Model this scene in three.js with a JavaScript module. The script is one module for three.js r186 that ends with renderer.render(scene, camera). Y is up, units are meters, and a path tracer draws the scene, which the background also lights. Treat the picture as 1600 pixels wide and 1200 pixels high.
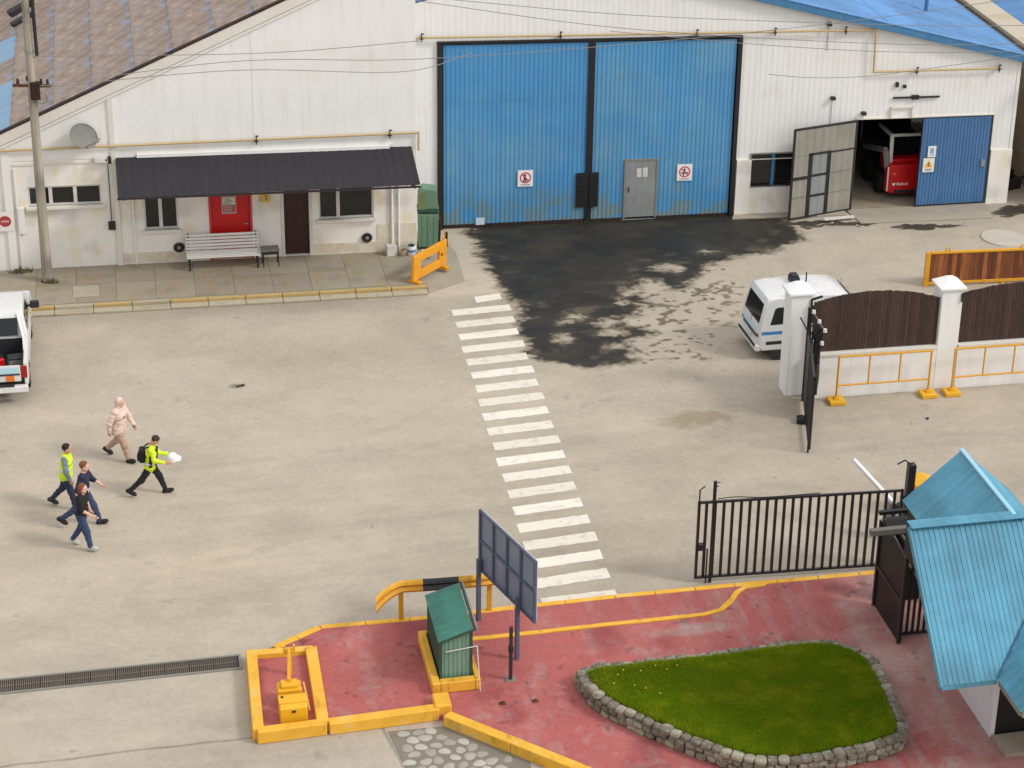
import * as THREE from 'three';
import { RoundedBoxGeometry } from 'three/addons/geometries/RoundedBoxGeometry.js';
import { MarchingCubes } from 'three/addons/objects/MarchingCubes.js';
import { mergeGeometries, mergeVertices, toCreasedNormals } from 'three/addons/utils/BufferGeometryUtils.js';

// ------------------------------------------------------------------ camera, sky, sun, exposure
const scene = new THREE.Scene();
const camera = new THREE.PerspectiveCamera(2 * Math.atan(600 / 3303.2) * 180 / Math.PI, 4 / 3, 1, 2500);
{ // seen from a ship's deck, the picture being the left part of a wider frame (hence the lens shift)
  const yaw = 0.3289, pitch = 0.4291, roll = 0.0721;
  const fw = new THREE.Vector3(Math.sin(yaw) * Math.cos(pitch), -Math.sin(pitch), -Math.cos(yaw) * Math.cos(pitch));
  const r = new THREE.Vector3(Math.cos(yaw), 0, Math.sin(yaw)), u = new THREE.Vector3().crossVectors(r, fw);
  const R = r.clone().multiplyScalar(Math.cos(roll)).addScaledVector(u, Math.sin(roll));
  const U = u.clone().multiplyScalar(Math.cos(roll)).addScaledVector(r, -Math.sin(roll));
  camera.position.set(-14.361, 25, 63.038);
  camera.quaternion.setFromRotationMatrix(new THREE.Matrix4().makeBasis(R, U, fw.negate()));
  camera.setViewOffset(1600, 1200, -427, 37.4, 1600, 1200);
  camera.updateMatrixWorld(true);
}
const SUN = new THREE.Vector3(0.68, 0.66, 0.38).normalize();
{
  const W = 256, H = 128, d = new Float32Array(W * H * 4), v = new THREE.Vector3();
  for (let j = 0; j < H; j++) for (let i = 0; i < W; i++) {
    const el = ((j + 0.5) / H - 0.5) * Math.PI, az = ((i + 0.5) / W - 0.5) * 2 * Math.PI;
    v.set(Math.cos(el) * Math.cos(az), Math.sin(el), Math.cos(el) * Math.sin(az));
    const s = Math.max(0, v.dot(SUN)), up = Math.max(0, Math.sin(el));
    const L = 0.72 + 0.1 * up + 0.42 * s * s + 0.45 * Math.pow(s, 6);   // overcast, thinner cloud round the sun
    const k = (j * W + i) * 4, g = el < 0 ? 0.4 : L;
    d[k] = g * 0.995; d[k + 1] = g * 1.0; d[k + 2] = g * 1.02; d[k + 3] = 1;
  }
  const t = new THREE.DataTexture(d, W, H, THREE.RGBAFormat, THREE.FloatType);
  t.mapping = THREE.EquirectangularReflectionMapping; t.magFilter = t.minFilter = THREE.LinearFilter; t.needsUpdate = true;
  scene.background = t; scene.environment = t;
}
const sun = new THREE.DirectionalLight(new THREE.Color(1, 0.965, 0.9), 1.5);
sun.position.copy(SUN).multiplyScalar(80).add(new THREE.Vector3(-3, 0, 14)); sun.target.position.set(-3, 0, 14);
sun.castShadow = true; sun.shadow.radius = 20; sun.shadow.mapSize.set(4096, 4096);
Object.assign(sun.shadow.camera, { left: -34, right: 34, top: 34, bottom: -34, near: 1, far: 200 });
scene.add(sun, sun.target);
const renderer = new THREE.WebGLRenderer({ antialias: true });
renderer.setSize(1024, 768); renderer.toneMapping = THREE.LinearToneMapping; renderer.toneMappingExposure = 1.05;
renderer.shadowMap.enabled = true;

// ------------------------------------------------------------------ random numbers and noise
function rng(seed) { let a = seed >>> 0; return () => { a = (a + 0x6D2B79F5) >>> 0; let t = Math.imul(a ^ (a >>> 15), 1 | a); t = (t + Math.imul(t ^ (t >>> 7), 61 | t)) ^ t; return ((t ^ (t >>> 14)) >>> 0) / 4294967296; }; }
const rnd = rng(7), rr = (a, b) => a + (b - a) * rnd();
function hash(x, y) { let h = Math.imul(x, 374761393) + Math.imul(y, 668265263); h = Math.imul(h ^ (h >>> 13), 1274126177); return ((h ^ (h >>> 16)) >>> 0) / 4294967296; }
function vn(x, y, p = 0, q = p) {                      // value noise 0..1, periodic when p is given
  let xi = Math.floor(x), yi = Math.floor(y); const fx = x - xi, fy = y - yi, sx = fx * fx * (3 - 2 * fx), sy = fy * fy * (3 - 2 * fy);
  let x1 = xi + 1, y1 = yi + 1;
  if (p) { xi = ((xi % p) + p) % p; x1 = ((x1 % p) + p) % p; yi = ((yi % q) + q) % q; y1 = ((y1 % q) + q) % q; }
  const a = hash(xi, yi), b = hash(x1, yi), c = hash(xi, y1), d = hash(x1, y1);
  return a + (b - a) * sx + (c - a + (a - b - c + d) * sx) * sy;
}
const fb = (x, y, o = 3) => { let s = 0, a = 0.5, n = 0; for (let i = 0; i < o; i++) { s += a * vn(x + i * 17.3, y - i * 9.1); n += a; a *= 0.5; x *= 2.03; y *= 2.03; } return s / n; };
const pf = (u, v, p, q, o = 3) => { let s = 0, a = 0.5, n = 0; for (let i = 0; i < o; i++) { s += a * vn(u * p, v * q, p, q); n += a; a *= 0.5; p *= 2; q *= 2; } return s / n; };
const clamp = (x, a = 0, b = 1) => Math.min(b, Math.max(a, x)), lerp = (a, b, t) => a + (b - a) * t, sm = (a, b, x) => { const t = clamp((x - a) / (b - a)); return t * t * (3 - 2 * t); };

// ------------------------------------------------------------------ textures and materials
function dataTex(w, h, fn, srgb = true) {
  const d = new Uint8Array(w * h * 4);
  for (let j = 0; j < h; j++) for (let i = 0; i < w; i++) { const c = fn((i + 0.5) / w, (j + 0.5) / h), k = (j * w + i) * 4; d[k] = clamp(c[0]) * 255; d[k + 1] = clamp(c[1]) * 255; d[k + 2] = clamp(c[2]) * 255; d[k + 3] = 255; }
  const t = new THREE.DataTexture(d, w, h); t.wrapS = t.wrapT = THREE.RepeatWrapping; t.magFilter = THREE.LinearFilter; t.minFilter = THREE.LinearMipmapLinearFilter; t.generateMipmaps = true;
  if (srgb) t.colorSpace = THREE.SRGBColorSpace; t.needsUpdate = true; return t;
}
const rep = (t, x, y = x) => { const c = t.clone(); c.repeat.set(x, y); c.needsUpdate = true; return c; };
const g3 = (v) => [v, v, v];
const T_grain = dataTex(512, 512, (u, v) => g3(0.86 + 0.09 * pf(u, v, 4, 4, 3) + 0.07 * pf(u, v, 96, 96, 2)));
const T_bump = dataTex(512, 512, (u, v) => g3(0.25 + 0.35 * pf(u, v, 60, 60, 3) + 0.3 * pf(u, v, 8, 8, 2)), false);
const T_plaster = dataTex(512, 512, (u, v) => { // white paint: faint runs and yellowed blotches
  const s = pf(u, v, 48, 3, 2), b = pf(u, v, 4, 4, 4), f = pf(u, v, 120, 120, 1), y = sm(0.55, 0.85, b) * 0.1 + sm(0.6, 0.95, s) * 0.07;
  const w = 1.0 - 0.02 * s - 0.015 * f - y * 0.22; return [w, w - y * 0.05, w - y * 0.2]; });
const T_grime = dataTex(512, 512, (u, v) => { // weathered wall near the ground: chalky, mildew and rust blotches
  const b = pf(u, v, 6, 6, 4), s = pf(u, v, 40, 4, 2), w = 0.99 - 0.08 * sm(0.45, 0.8, b) - 0.03 * s, y = sm(0.5, 0.8, pf(u, v, 9, 5, 3)); return [w, w - 0.03 * y, w - 0.1 * y]; });
const T_metal = dataTex(512, 512, (u, v) => { // paint on sheet metal: chalking, vertical wash marks
  const s = pf(u, v, 64, 2, 2), b = pf(u, v, 5, 5, 4), f = pf(u, v, 128, 128, 1), w = 0.86 + 0.12 * (b - 0.5) + 0.1 * s + 0.03 * f; return [w, w, w]; });
const T_fade = dataTex(512, 512, (u, v) => { // sun-bleached sheet paint: pale wash runs, dull blotches, small rust freckles
  const s = pf(u, v, 40, 2, 2), b = pf(u, v, 4, 5, 4), f = pf(u, v, 110, 110, 1), w = 0.84 + 0.14 * sm(0.35, 0.75, b) + 0.12 * (s - 0.5) + 0.04 * (f - 0.5), r = sm(0.86, 0.95, pf(u, v, 40, 40, 2)) * 0.25; return [w + r * 0.1, w - r * 0.15, w - r * 0.3]; });
const T_wood = dataTex(512, 512, (u, v) => { const s = pf(u, v, 70, 3, 3), b = pf(u, v, 6, 4, 2), w = 0.62 + 0.34 * s + 0.12 * (b - 0.5); return [w, w * 0.98, w * 0.95]; });
const T_roof = dataTex(512, 512, (u, v) => { // bare, rusted roofing with the old blue paint left along the laps (v runs up the sheet)
  const b = pf(u, v, 6, 6, 4), s = pf(u, v, 24, 4, 2), f = pf(u, v, 90, 90, 1), blue = sm(0.58, 0.8, pf(u, v, 7, 4, 3)) * 0.4 + sm(0.78, 0.95, v + 0.3 * (b - 0.5) + 0.2 * (s - 0.5)) * 0.8;
  const k = 0.93 + 0.24 * (b - 0.5) + 0.2 * (s - 0.5) + 0.12 * (f - 0.5), q = clamp(blue);
  return [lerp(0.665 * k, 0.57 * k, q), lerp(0.595 * k, 0.61 * k, q), lerp(0.55 * k, 0.70 * k, q)]; });
const T_rust = dataTex(512, 512, (u, v) => { const b = pf(u, v, 5, 8, 4), s = pf(u, v, 60, 3, 2), k = 0.7 + 0.5 * (b - 0.5) + 0.5 * (s - 0.5); return [0.62 * k, 0.36 * k, 0.17 * k]; });
const T_stone = dataTex(256, 256, (u, v) => { const b = pf(u, v, 6, 6, 4), f = pf(u, v, 64, 64, 2), k = 0.72 + 0.4 * (b - 0.5) + 0.22 * (f - 0.5), m = sm(0.55, 0.75, pf(u, v, 9, 9, 3)); return [k * lerp(1, 0.86, m), k * lerp(0.98, 0.9, m), k * lerp(0.94, 0.74, m)]; });
const T_worn = dataTex(512, 512, (u, v) => { // thick road paint, scuffed through in places
  const b = pf(u, v, 10, 10, 4), f = pf(u, v, 90, 90, 2), w = 0.985 - 0.07 * sm(0.52, 0.8, b) - 0.05 * f - 0.12 * sm(0.72, 0.85, f * 0.5 + b * 0.5); return [w, w * 0.99, w * 0.965]; });
const T_yellow = dataTex(512, 512, (u, v) => { // yellow kerb paint with scuffs showing concrete
  const b = pf(u, v, 8, 8, 4), f = pf(u, v, 80, 80, 2), q = sm(0.56, 0.72, b * 0.6 + f * 0.4) * 0.8, k = 0.93 + 0.16 * (b - 0.5) - 0.22 * sm(0.6, 0.8, pf(u, v, 14, 5, 3)) * f; return [lerp(0.975 * k, 0.78, q), lerp(0.735 * k, 0.70, q), lerp(0.22 * k, 0.55, q)]; });
const T_gate = dataTex(1024, 640, (u, v) => { // gate paint over 10.24 x 6.4 m: sun bleach, wash marks, rust and road dirt creeping up from the bottom
  const x = u * 10.24, y = v * 6.4, b = fb(x * 0.5, y * 0.45, 4), st = vn(x * 7.1, y * 0.35), s2 = vn(x * 18, y * 0.6 + 5), m = fb(x * 1.4 + 9, y * 1.4, 3);
  const f = clamp(0.55 * sm(0.45, 0.75, b) + 0.3 * st + 0.16 * s2 - 0.12), low = sm(1.5, 0.1, y + 1.1 * (fb(x * 1.1 + 4, y * 0.8, 3) - 0.5)) * sm(0.35, 0.62, fb(x * 2.2, y * 2.6 + 7, 3));
  const old = sm(0.62, 0.7, fb(x * 0.7 + 31, y * 1.6, 3)) * 0.3 * st, k = 0.97 + 0.06 * (m - 0.5);
  return [lerp(lerp(0.31, 0.43, f + old), 0.52, low * 0.75) * k, lerp(lerp(0.59, 0.64, f + old), 0.56, low * 0.75) * k, lerp(lerp(0.79, 0.77, f + old), 0.53, low * 0.75) * k]; });
function mat(color, rough = 0.8, o = {}) { return new THREE.MeshStandardMaterial({ color, roughness: rough, ...o }); }
const C = (r, g, b) => new THREE.Color().setRGB(r / 255, g / 255, b / 255, THREE.SRGBColorSpace);
const M = {
  white: mat(C(236, 235, 232), 0.75, { map: rep(T_plaster, 0.23) }),
  whiteLow: mat(C(240, 236, 228), 0.85, { map: rep(T_grime, 0.31), bumpMap: rep(T_bump, 0.9), bumpScale: 0.006 }),
  whiteMetal: mat(C(236, 235, 233), 0.6, { map: rep(T_plaster, 0.3) }),
  trim: mat(C(224, 219, 208), 0.8, { map: rep(T_plaster, 0.5) }),
  cream: mat(C(205, 178, 128), 0.55, { map: rep(T_grain, 0.8) }),
  blueGate: mat(C(255, 255, 255), 0.55, { map: rep(T_gate, 1 / 10.24, 1 / 6.4) }),
  blueGate2: mat(C(244, 250, 255), 0.55, { map: rep(T_gate, 1 / 10.24, 1 / 6.4) }),
  blueGate3: mat(C(255, 252, 250), 0.6, { map: rep(T_gate, 1 / 10.24, 1 / 6.4) }),
  blueDoor: mat(C(80, 126, 176), 0.6, { map: rep(T_metal, 0.3) }),
  blueRoof: mat(C(94, 150, 206), 0.6, { map: rep(T_fade, 0.17) }),
  blueTrim: mat(C(74, 132, 178), 0.5, { map: rep(T_metal, 0.4) }),
  tealRoof: mat(C(92, 161, 188), 0.6, { map: rep(T_fade, 0.21) }),
  roofOld: mat(0xffffff, 0.85, { map: T_roof }),
  skylight: mat(C(138, 172, 200), 0.5, { map: rep(T_metal, 0.4) }),
  dark: mat(C(38, 36, 38), 0.6, { map: rep(T_grain, 1) }),
  black: mat(C(18, 18, 20), 0.5, { map: rep(T_grain, 1) }),
  blackPaint: mat(C(34, 33, 35), 0.42),
  awning: mat(C(39, 36, 42), 0.7, { map: rep(T_metal, 0.35) }),
  red: mat(C(206, 6, 12), 0.45, { map: rep(T_grain, 0.7) }),
  darkDoor: mat(C(70, 32, 24), 0.5, { map: rep(T_wood, 1) }),
  glass: new THREE.MeshPhysicalMaterial({ color: C(60, 64, 66), roughness: 0.08, metalness: 0, transmission: 0.75, thickness: 0 }),
  carGlass: mat(C(22, 27, 30), 0.06, { metalness: 0 }),
  grey: mat(C(140, 138, 130), 0.6, { map: rep(T_grain, 0.8) }),
  greyPanel: mat(C(158, 155, 142), 0.65, { map: rep(T_metal, 0.35) }),
  greyPanel2: mat(C(150, 153, 152), 0.6, { map: rep(T_metal, 0.45) }),
  galv: mat(C(160, 160, 156), 0.45, { metalness: 0.3, map: rep(T_metal, 0.6) }),
  concrete: mat(C(172, 163, 146), 0.9, { map: rep(T_grain, 0.45), bumpMap: rep(T_bump, 0.8), bumpScale: 0.004 }),
  paving: mat(C(150, 139, 122), 0.9, { map: rep(T_grime, 0.4), bumpMap: rep(T_bump, 0.8), bumpScale: 0.004 }),
  paving2: mat(C(157, 147, 130), 0.9, { map: rep(T_grime, 0.33), bumpMap: rep(T_bump, 0.8), bumpScale: 0.004 }),
  kerb: mat(C(178, 168, 146), 0.9, { map: rep(T_grime, 0.5), bumpMap: rep(T_bump, 1), bumpScale: 0.005 }),
  kerbOld: mat(C(190, 164, 108), 0.85, { map: rep(T_worn, 0.5), bumpMap: rep(T_bump, 1), bumpScale: 0.004 }),
  yellowKerb: mat(0xffffff, 0.65, { map: rep(T_yellow, 0.45), bumpMap: rep(T_bump, 0.8), bumpScale: 0.004 }),
  yellow: mat(C(240, 180, 30), 0.5, { map: rep(T_grain, 0.8) }),
  yellowDirty: mat(C(226, 166, 36), 0.6, { map: rep(T_worn, 0.8) }),
  orange: mat(C(236, 162, 34), 0.55, { map: rep(T_grain, 0.9) }),
  brownPlank: [0, 1, 2, 3].map((i) => mat(C(76 + i * 6, 56 + i * 5, 49 + i * 4), 0.8, { map: rep(T_wood, 1.1) })),
  deck: [0, 1, 2, 3].map((i) => mat(C(200 - i * 24, 124 - i * 17, 66 - i * 8), 0.8, { map: rep(T_wood, 0.8 + 0.1 * i) })),
  rust: mat(0xffffff, 0.85, { map: rep(T_rust, 0.6) }),
  greenRoof: mat(C(62, 126, 110), 0.6, { map: rep(T_fade, 0.4) }),
  greenSide: mat(C(124, 160, 142), 0.55, { map: rep(T_metal, 0.5) }),
  greenDark: mat(C(50, 84, 70), 0.6, { map: rep(T_metal, 0.5) }),
  greenBin: mat(C(114, 150, 124), 0.55, { map: rep(T_metal, 0.6) }),
  olive: mat(C(124, 140, 90), 0.55, { map: rep(T_metal, 0.6) }),
  board: mat(C(134, 142, 160), 0.6, { map: rep(T_metal, 0.6) }),
  boardFrame: mat(C(86, 98, 120), 0.55, { map: rep(T_grain, 1) }),
  stone: [0, 1, 2].map((i) => mat(C(204 - i * 20, 198 - i * 20, 184 - i * 19), 0.92, { map: rep(T_stone, 0.32 + i * 0.1), bumpMap: rep(T_bump, 0.5), bumpScale: 0.01 })),
  mortar: mat(C(158, 151, 137), 0.95, { map: rep(T_grain, 1) }),
  cobble: [0, 1, 2].map((i) => mat(C(190 - i * 12, 184 - i * 12, 172 - i * 12), 0.85, { map: rep(T_grain, 0.15) })),
  carWhite: new THREE.MeshPhysicalMaterial({ color: C(228, 228, 226), roughness: 0.4, clearcoat: 0.6, clearcoatRoughness: 0.15, map: rep(T_grain, 0.25) }),
  rubber: mat(C(30, 29, 28), 0.85, { map: rep(T_grain, 2) }),
  plastic: mat(C(36, 37, 40), 0.6),
  wheel: mat(C(150, 150, 150), 0.4, { metalness: 0.6 }),
  lampRed: mat(C(150, 20, 20), 0.2), lampAmber: mat(C(230, 120, 20), 0.25), lampClear: mat(C(225, 225, 225), 0.2),
  stripeBlue: mat(C(52, 128, 186), 0.4), stripeDark: mat(C(40, 48, 74), 0.4), stripeSky: mat(C(178, 212, 226), 0.4),
  loaderRed: mat(C(206, 16, 22), 0.4, { map: rep(T_grain, 0.6) }),
  offWhite: mat(C(222, 220, 214), 0.6, { map: rep(T_grain, 0.8) }),
  cable: mat(C(134, 134, 134), 0.7),
};

// ------------------------------------------------------------------ geometry helpers
function boxUV(g, ox = 0, oy = 0) {                       // uv in metres, from the dominant axis of each face
  const p = g.attributes.position, uv = new Float32Array(p.count * 2), a = new THREE.Vector3(), b = new THREE.Vector3(), c = new THREE.Vector3();
  for (let i = 0; i < p.count; i += 3) {
    a.fromBufferAttribute(p, i); b.fromBufferAttribute(p, i + 1).sub(a); c.fromBufferAttribute(p, i + 2).sub(a); b.cross(c);
    const x = Math.abs(b.x), y = Math.abs(b.y), z = Math.abs(b.z);
    for (let k = 0; k < 3; k++) { a.fromBufferAttribute(p, i + k); const q = (i + k) * 2;
      if (y >= x && y >= z) { uv[q] = a.x + ox; uv[q + 1] = a.z + oy; } else if (x >= z) { uv[q] = a.z + ox; uv[q + 1] = a.y + oy; } else { uv[q] = a.x + ox; uv[q + 1] = a.y + oy; } }
  }
  g.setAttribute('uv', new THREE.BufferAttribute(uv, 2)); return g;
}
function prep(g, keepUV) { g = g.index ? g.toNonIndexed() : g; for (const k of Object.keys(g.attributes)) if (k !== 'position' && k !== 'normal' && !(keepUV && k === 'uv')) g.deleteAttribute(k); g.morphAttributes = {}; if (!g.attributes.normal) g.computeVertexNormals(); return g; }
function join(geos, keepUV = false) {
  const list = (Array.isArray(geos) ? geos : [geos]).map((g) => prep(g, keepUV)), g = list.length > 1 ? mergeGeometries(list) : list[0];
  if (!keepUV) boxUV(g, rnd() * 7, rnd() * 7); return g;
}
function mk(name, geos, m, parent, label) { // one named part
  const o = new THREE.Mesh(geos.isBufferGeometry && geos.userData.ready ? geos : join(geos, geos.userData?.keepUV), m);
  o.name = name; o.castShadow = o.receiveShadow = true; if (label) o.userData.label = label; (parent || scene).add(o); return o;
}
const ready = (g) => { g = join(g); g.userData.ready = true; return g; };   // geometry shared between pieces
const used = {};
function numbered(n) { const k = used[n] = (used[n] ?? -1) + 1; return k ? `${n}_${String(k).padStart(3, '0')}` : n; }
function thing(name, label, category, pos = [0, 0, 0], turn = 0, group) {
  const o = new THREE.Group(); o.name = numbered(name); o.position.set(...pos); o.rotation.y = turn; o.userData = { label, category, kind: 'thing' }; if (group) o.userData.group = group; scene.add(o); return o;
}
function struct(name, label, category) { const o = new THREE.Group(); o.name = numbered(name); o.userData = { label, category, kind: 'structure' }; scene.add(o); return o; }
function copy(src, label, pos, turn) { const c = src.clone(); c.name = numbered(src.name.replace(/_\d+$/, '')); c.userData = { ...src.userData, label }; if (pos) c.position.set(...pos); if (turn !== undefined) c.rotation.y = turn; scene.add(c); return c; }

function bx(w, h, d, x = 0, y = 0, z = 0, r = 0, ry = 0) { // box centred on x, z and standing on y
  const g = r ? new RoundedBoxGeometry(w, h, d, 2, r) : new THREE.BoxGeometry(w, h, d); if (ry) g.rotateY(ry); return g.translate(x, y + h / 2, z);
}
function span(x0, x1, y0, y1, z0, z1, r = 0) { return bx(x1 - x0, y1 - y0, z1 - z0, (x0 + x1) / 2, y0, (z0 + z1) / 2, r); }
function rod(a, b, r = 0.03, r2 = r, seg = 10) {
  const A = new THREE.Vector3(...a), B = new THREE.Vector3(...b), d = B.clone().sub(A), g = new THREE.CylinderGeometry(r2, r, d.length(), seg);
  g.applyQuaternion(new THREE.Quaternion().setFromUnitVectors(new THREE.Vector3(0, 1, 0), d.clone().normalize())); return g.translate(...A.add(B).multiplyScalar(0.5).toArray());
}
function beam(a, b, w, h, r = 0) { // square section from a to b
  const A = new THREE.Vector3(...a), B = new THREE.Vector3(...b), d = B.clone().sub(A), L = d.length(), g = r ? new RoundedBoxGeometry(w, h, L, 1, r) : new THREE.BoxGeometry(w, h, L);
  const o = new THREE.Object3D(); o.up.set(0, Math.abs(d.y / L) > 0.99 ? 0 : 1, Math.abs(d.y / L) > 0.99 ? 1 : 0); o.position.copy(A); o.lookAt(B); o.updateMatrix();
  o.position.copy(A.add(B).multiplyScalar(0.5)); o.updateMatrix(); return g.applyMatrix4(o.matrix);
}
function tube(pts, r = 0.03, seg = 40, rad = 6, tension) { const v = pts.map((p) => new THREE.Vector3(...p)); const c = tension === 0 ? new THREE.CatmullRomCurve3(v, false, 'catmullrom', 0.01) : new THREE.CatmullRomCurve3(v); return new THREE.TubeGeometry(c, seg, r, rad); }
function poly(pts, holes = []) { const s = new THREE.Shape(pts.map((p) => new THREE.Vector2(p[0], p[1]))); for (const h of holes) s.holes.push(new THREE.Path(h.map((p) => new THREE.Vector2(p[0], p[1])))); return s; }
function ext(pts, depth, o = {}) { const b = o.bevel || 0; return new THREE.ExtrudeGeometry(poly(pts, o.holes), { depth: depth - 2 * b, bevelEnabled: b > 0, bevelThickness: b, bevelSize: b, bevelOffset: -b, bevelSegments: o.seg || 2, curveSegments: 8 }).translate(0, 0, b); }
const rectHole = (x0, x1, y0, y1) => [[x0, y0], [x0, y1], [x1, y1], [x1, y0]];
// floor polygon in x, z as a slab from y0 to y1
function slab(pts, y0, y1, bevel = 0) { const g = ext(pts.map(([x, z]) => [x, -z]), y1 - y0, { bevel }); return g.rotateX(-Math.PI / 2).translate(0, y0, 0); }
// ribbed sheet: o + u*s + v*t, ribs along v. t0, t1 are functions of s
const PROFILES = { trap: [[0, 0], [0.36, 0], [0.46, 1], [0.86, 1], [0.96, 0]], wave: [[0, 0], [0.15, 0.25], [0.27, 0.8], [0.39, 1], [0.5, 1], [0.62, 0.75], [0.75, 0.2], [0.87, 0]] };
function sheet(o, u, v, s0, s1, t0, t1, pitch, depth, profile = 'trap', sheetUV = false) {
  const O = new THREE.Vector3(...o), Uv = new THREE.Vector3(...u).normalize(), V = new THREE.Vector3(...v).normalize(), N = new THREE.Vector3().crossVectors(Uv, V), P = PROFILES[profile];
  const ss = [[s0, 0]]; for (let k = Math.floor(s0 / pitch); k <= Math.ceil(s1 / pitch); k++) for (const [f, h] of P) { const s = (k + f) * pitch; if (s > s0 + 1e-4 && s < s1 - 1e-4) ss.push([s, h]); }
  ss[0][1] = ss.length > 1 ? ss[1][1] : 0; ss.push([s1, ss[ss.length - 1][1]]);
  const pos = [], uv = [], F0 = typeof t0 === 'function' ? t0 : () => t0, F1 = typeof t1 === 'function' ? t1 : () => t1;
  const pt = (s, t, h) => { const p = O.clone().addScaledVector(Uv, s).addScaledVector(V, t).addScaledVector(N, h * depth); pos.push(p.x, p.y, p.z); };
  for (let i = 0; i + 1 < ss.length; i++) {
    const [a, ha] = ss[i], [b, hb] = ss[i + 1]; const a0 = F0(a), a1 = F1(a), b0 = F0(b), b1 = F1(b); if (a1 - a0 < 1e-3 && b1 - b0 < 1e-3) continue;
    for (const [s, t, h] of [[a, a0, ha], [b, b0, hb], [b, b1, hb], [a, a0, ha], [b, b1, hb], [a, a1, ha]]) { pt(s, t, h); if (sheetUV) uv.push((s - s0) / (s1 - s0), (t - F0(s)) / Math.max(1e-3, F1(s) - F0(s))); else uv.push(s, t); }
  }
  const g = new THREE.BufferGeometry(); g.setAttribute('position', new THREE.Float32BufferAttribute(pos, 3)); g.setAttribute('uv', new THREE.Float32BufferAttribute(uv, 2)); g.computeVertexNormals(); g.userData.keepUV = true; return g;
}
const canvasTex = (w, h, draw) => { const c = document.createElement('canvas'); c.width = w; c.height = h; const k = c.getContext('2d'); draw(k, w, h); const t = new THREE.CanvasTexture(c); t.colorSpace = THREE.SRGBColorSpace; return t; };
// a thin printed plate facing +z, lower left corner at x, y
function plate(name, w, h, pos, tex, parent, turn = 0, rough = 0.6) {
  const o = mk(name, bx(w, h, 0.006, 0, -h / 2, 0), M.offWhite, parent); o.position.set(...pos); o.rotation.y = turn;
  const f = new THREE.PlaneGeometry(w * 0.985, h * 0.985).translate(0, 0, 0.006); f.userData.keepUV = true; mk('print', f, mat(0xffffff, rough, { map: tex }), o); return o;
}

// ------------------------------------------------------------------ ground
const YX0 = -24, YX1 = 18, YZ0 = -1.5, YZ1 = 37.5;
const STAIN = [[-3.9, -1], [6.4, -1], [6.6, 1.6], [6.8, 2.3], [5.2, 3.2], [3.6, 3.6], [1.5, 6.0], [1.3, 5.2], [0.5, 5.1], [0.4, 7.1], [-0.1, 6.5], [0, 7.5], [-0.9, 8.1], [0, 8.9], [-1, 9.4], [-0.8, 10.6], [-2.1, 10.9], [-3, 10.7], [-3.7, 9.9], [-3.7, 8.3], [-3.2, 6.1], [-3.7, 5.9], [-3.8, 4.5], [-3.9, 2.7]];
const HOLES = [[-2.04, 7.44, 0.22], [-2.7, 8.85, 0.2], [-1.1, 8.6, 0.3], [-1.15, 7.9, 0.26], [0.08, 5.82, 0.3], [-1.29, 9.6, 0.2], [1.67, 4.25, 0.3], [-2.55, 7.75, 0.15], [3.2, 3.0, 0.16], [-0.3, 6.6, 0.22]];
const PUDDLES = [[9.7, 0.15, 0.85, 0.2], [11.2, 1.85, 1.5, 0.2], [10.3, 1.0, 0.3, 0.12], [12.3, 0.95, 0.35, 0.1], [13.1, 1.25, 0.7, 0.12], [8.3, 1.35, 1.3, 0.14], [11.5, 1.1, 0.4, 0.1], [15.5, 0.9, 1.6, 0.5], [7.2, 1.0, 1.2, 0.25]];
function polyDist(x, y, P) { // signed, negative inside
  let d = 1e9, inside = false;
  for (let i = 0, j = P.length - 1; i < P.length; j = i++) {
    const [ax, ay] = P[i], [bx_, by] = P[j], ex = bx_ - ax, ey = by - ay, t = clamp(((x - ax) * ex + (y - ay) * ey) / (ex * ex + ey * ey));
    d = Math.min(d, Math.hypot(x - ax - ex * t, y - ay - ey * t)); if ((ay > y) !== (by > y) && x < (bx_ - ax) * (y - ay) / (by - ay) + ax) inside = !inside;
  } return inside ? -d : d;
}
function wetness(x, z) {
  if (x < -5.2 || x > 18 || z > 13) return 0;
  const wx = x + 0.9 * (fb(x * 1.1, z * 2.6, 4) - 0.5) + 0.18 * (vn(x * 6, z * 8) - 0.5), wz = z + 0.6 * (fb(x * 1.7 + 40, z * 1.2, 3) - 0.5) + 0.16 * (vn(x * 7 + 9, z * 7) - 0.5);
  let d = polyDist(wx, wz, STAIN);
  for (const [hx, hz, r] of HOLES) d = Math.max(d, r - Math.hypot((wx - hx) * 0.8, wz - hz));
  const fr = 0.16 * (vn(x * 9, z * 12) - 0.5) + 0.1 * (vn(x * 21, z * 26) - 0.5); let w = 0.55 * sm(0.3, -0.2, d + fr) + 0.45 * sm(0.06, -0.2, d + fr);
  w *= 1 - 0.32 * sm(0.55, 0.8, fb(x * 1.9 + 15, z * 2.6, 4)) * sm(-1.6, -0.1, d);
  const sp = fb(x * 4.2 + 7, z * 5.5, 2); // splashes east of the main patch
  if (x > -0.8 && x < 4 && z > 4 && z < 11) w = Math.max(w, sm(0.6, 0.74, sp) * sm(4.2, 2.2, x + (z - 7) * 0.5) * 0.5);
  for (const [px, pz, a, b] of PUDDLES) w = Math.max(w, sm(1.1, 0.75, Math.hypot((wx - px) / a, (wz - pz) / b) + 0.5 * (vn(x * 4, z * 9) - 0.5)) * 0.85);
  return w;
}
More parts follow.
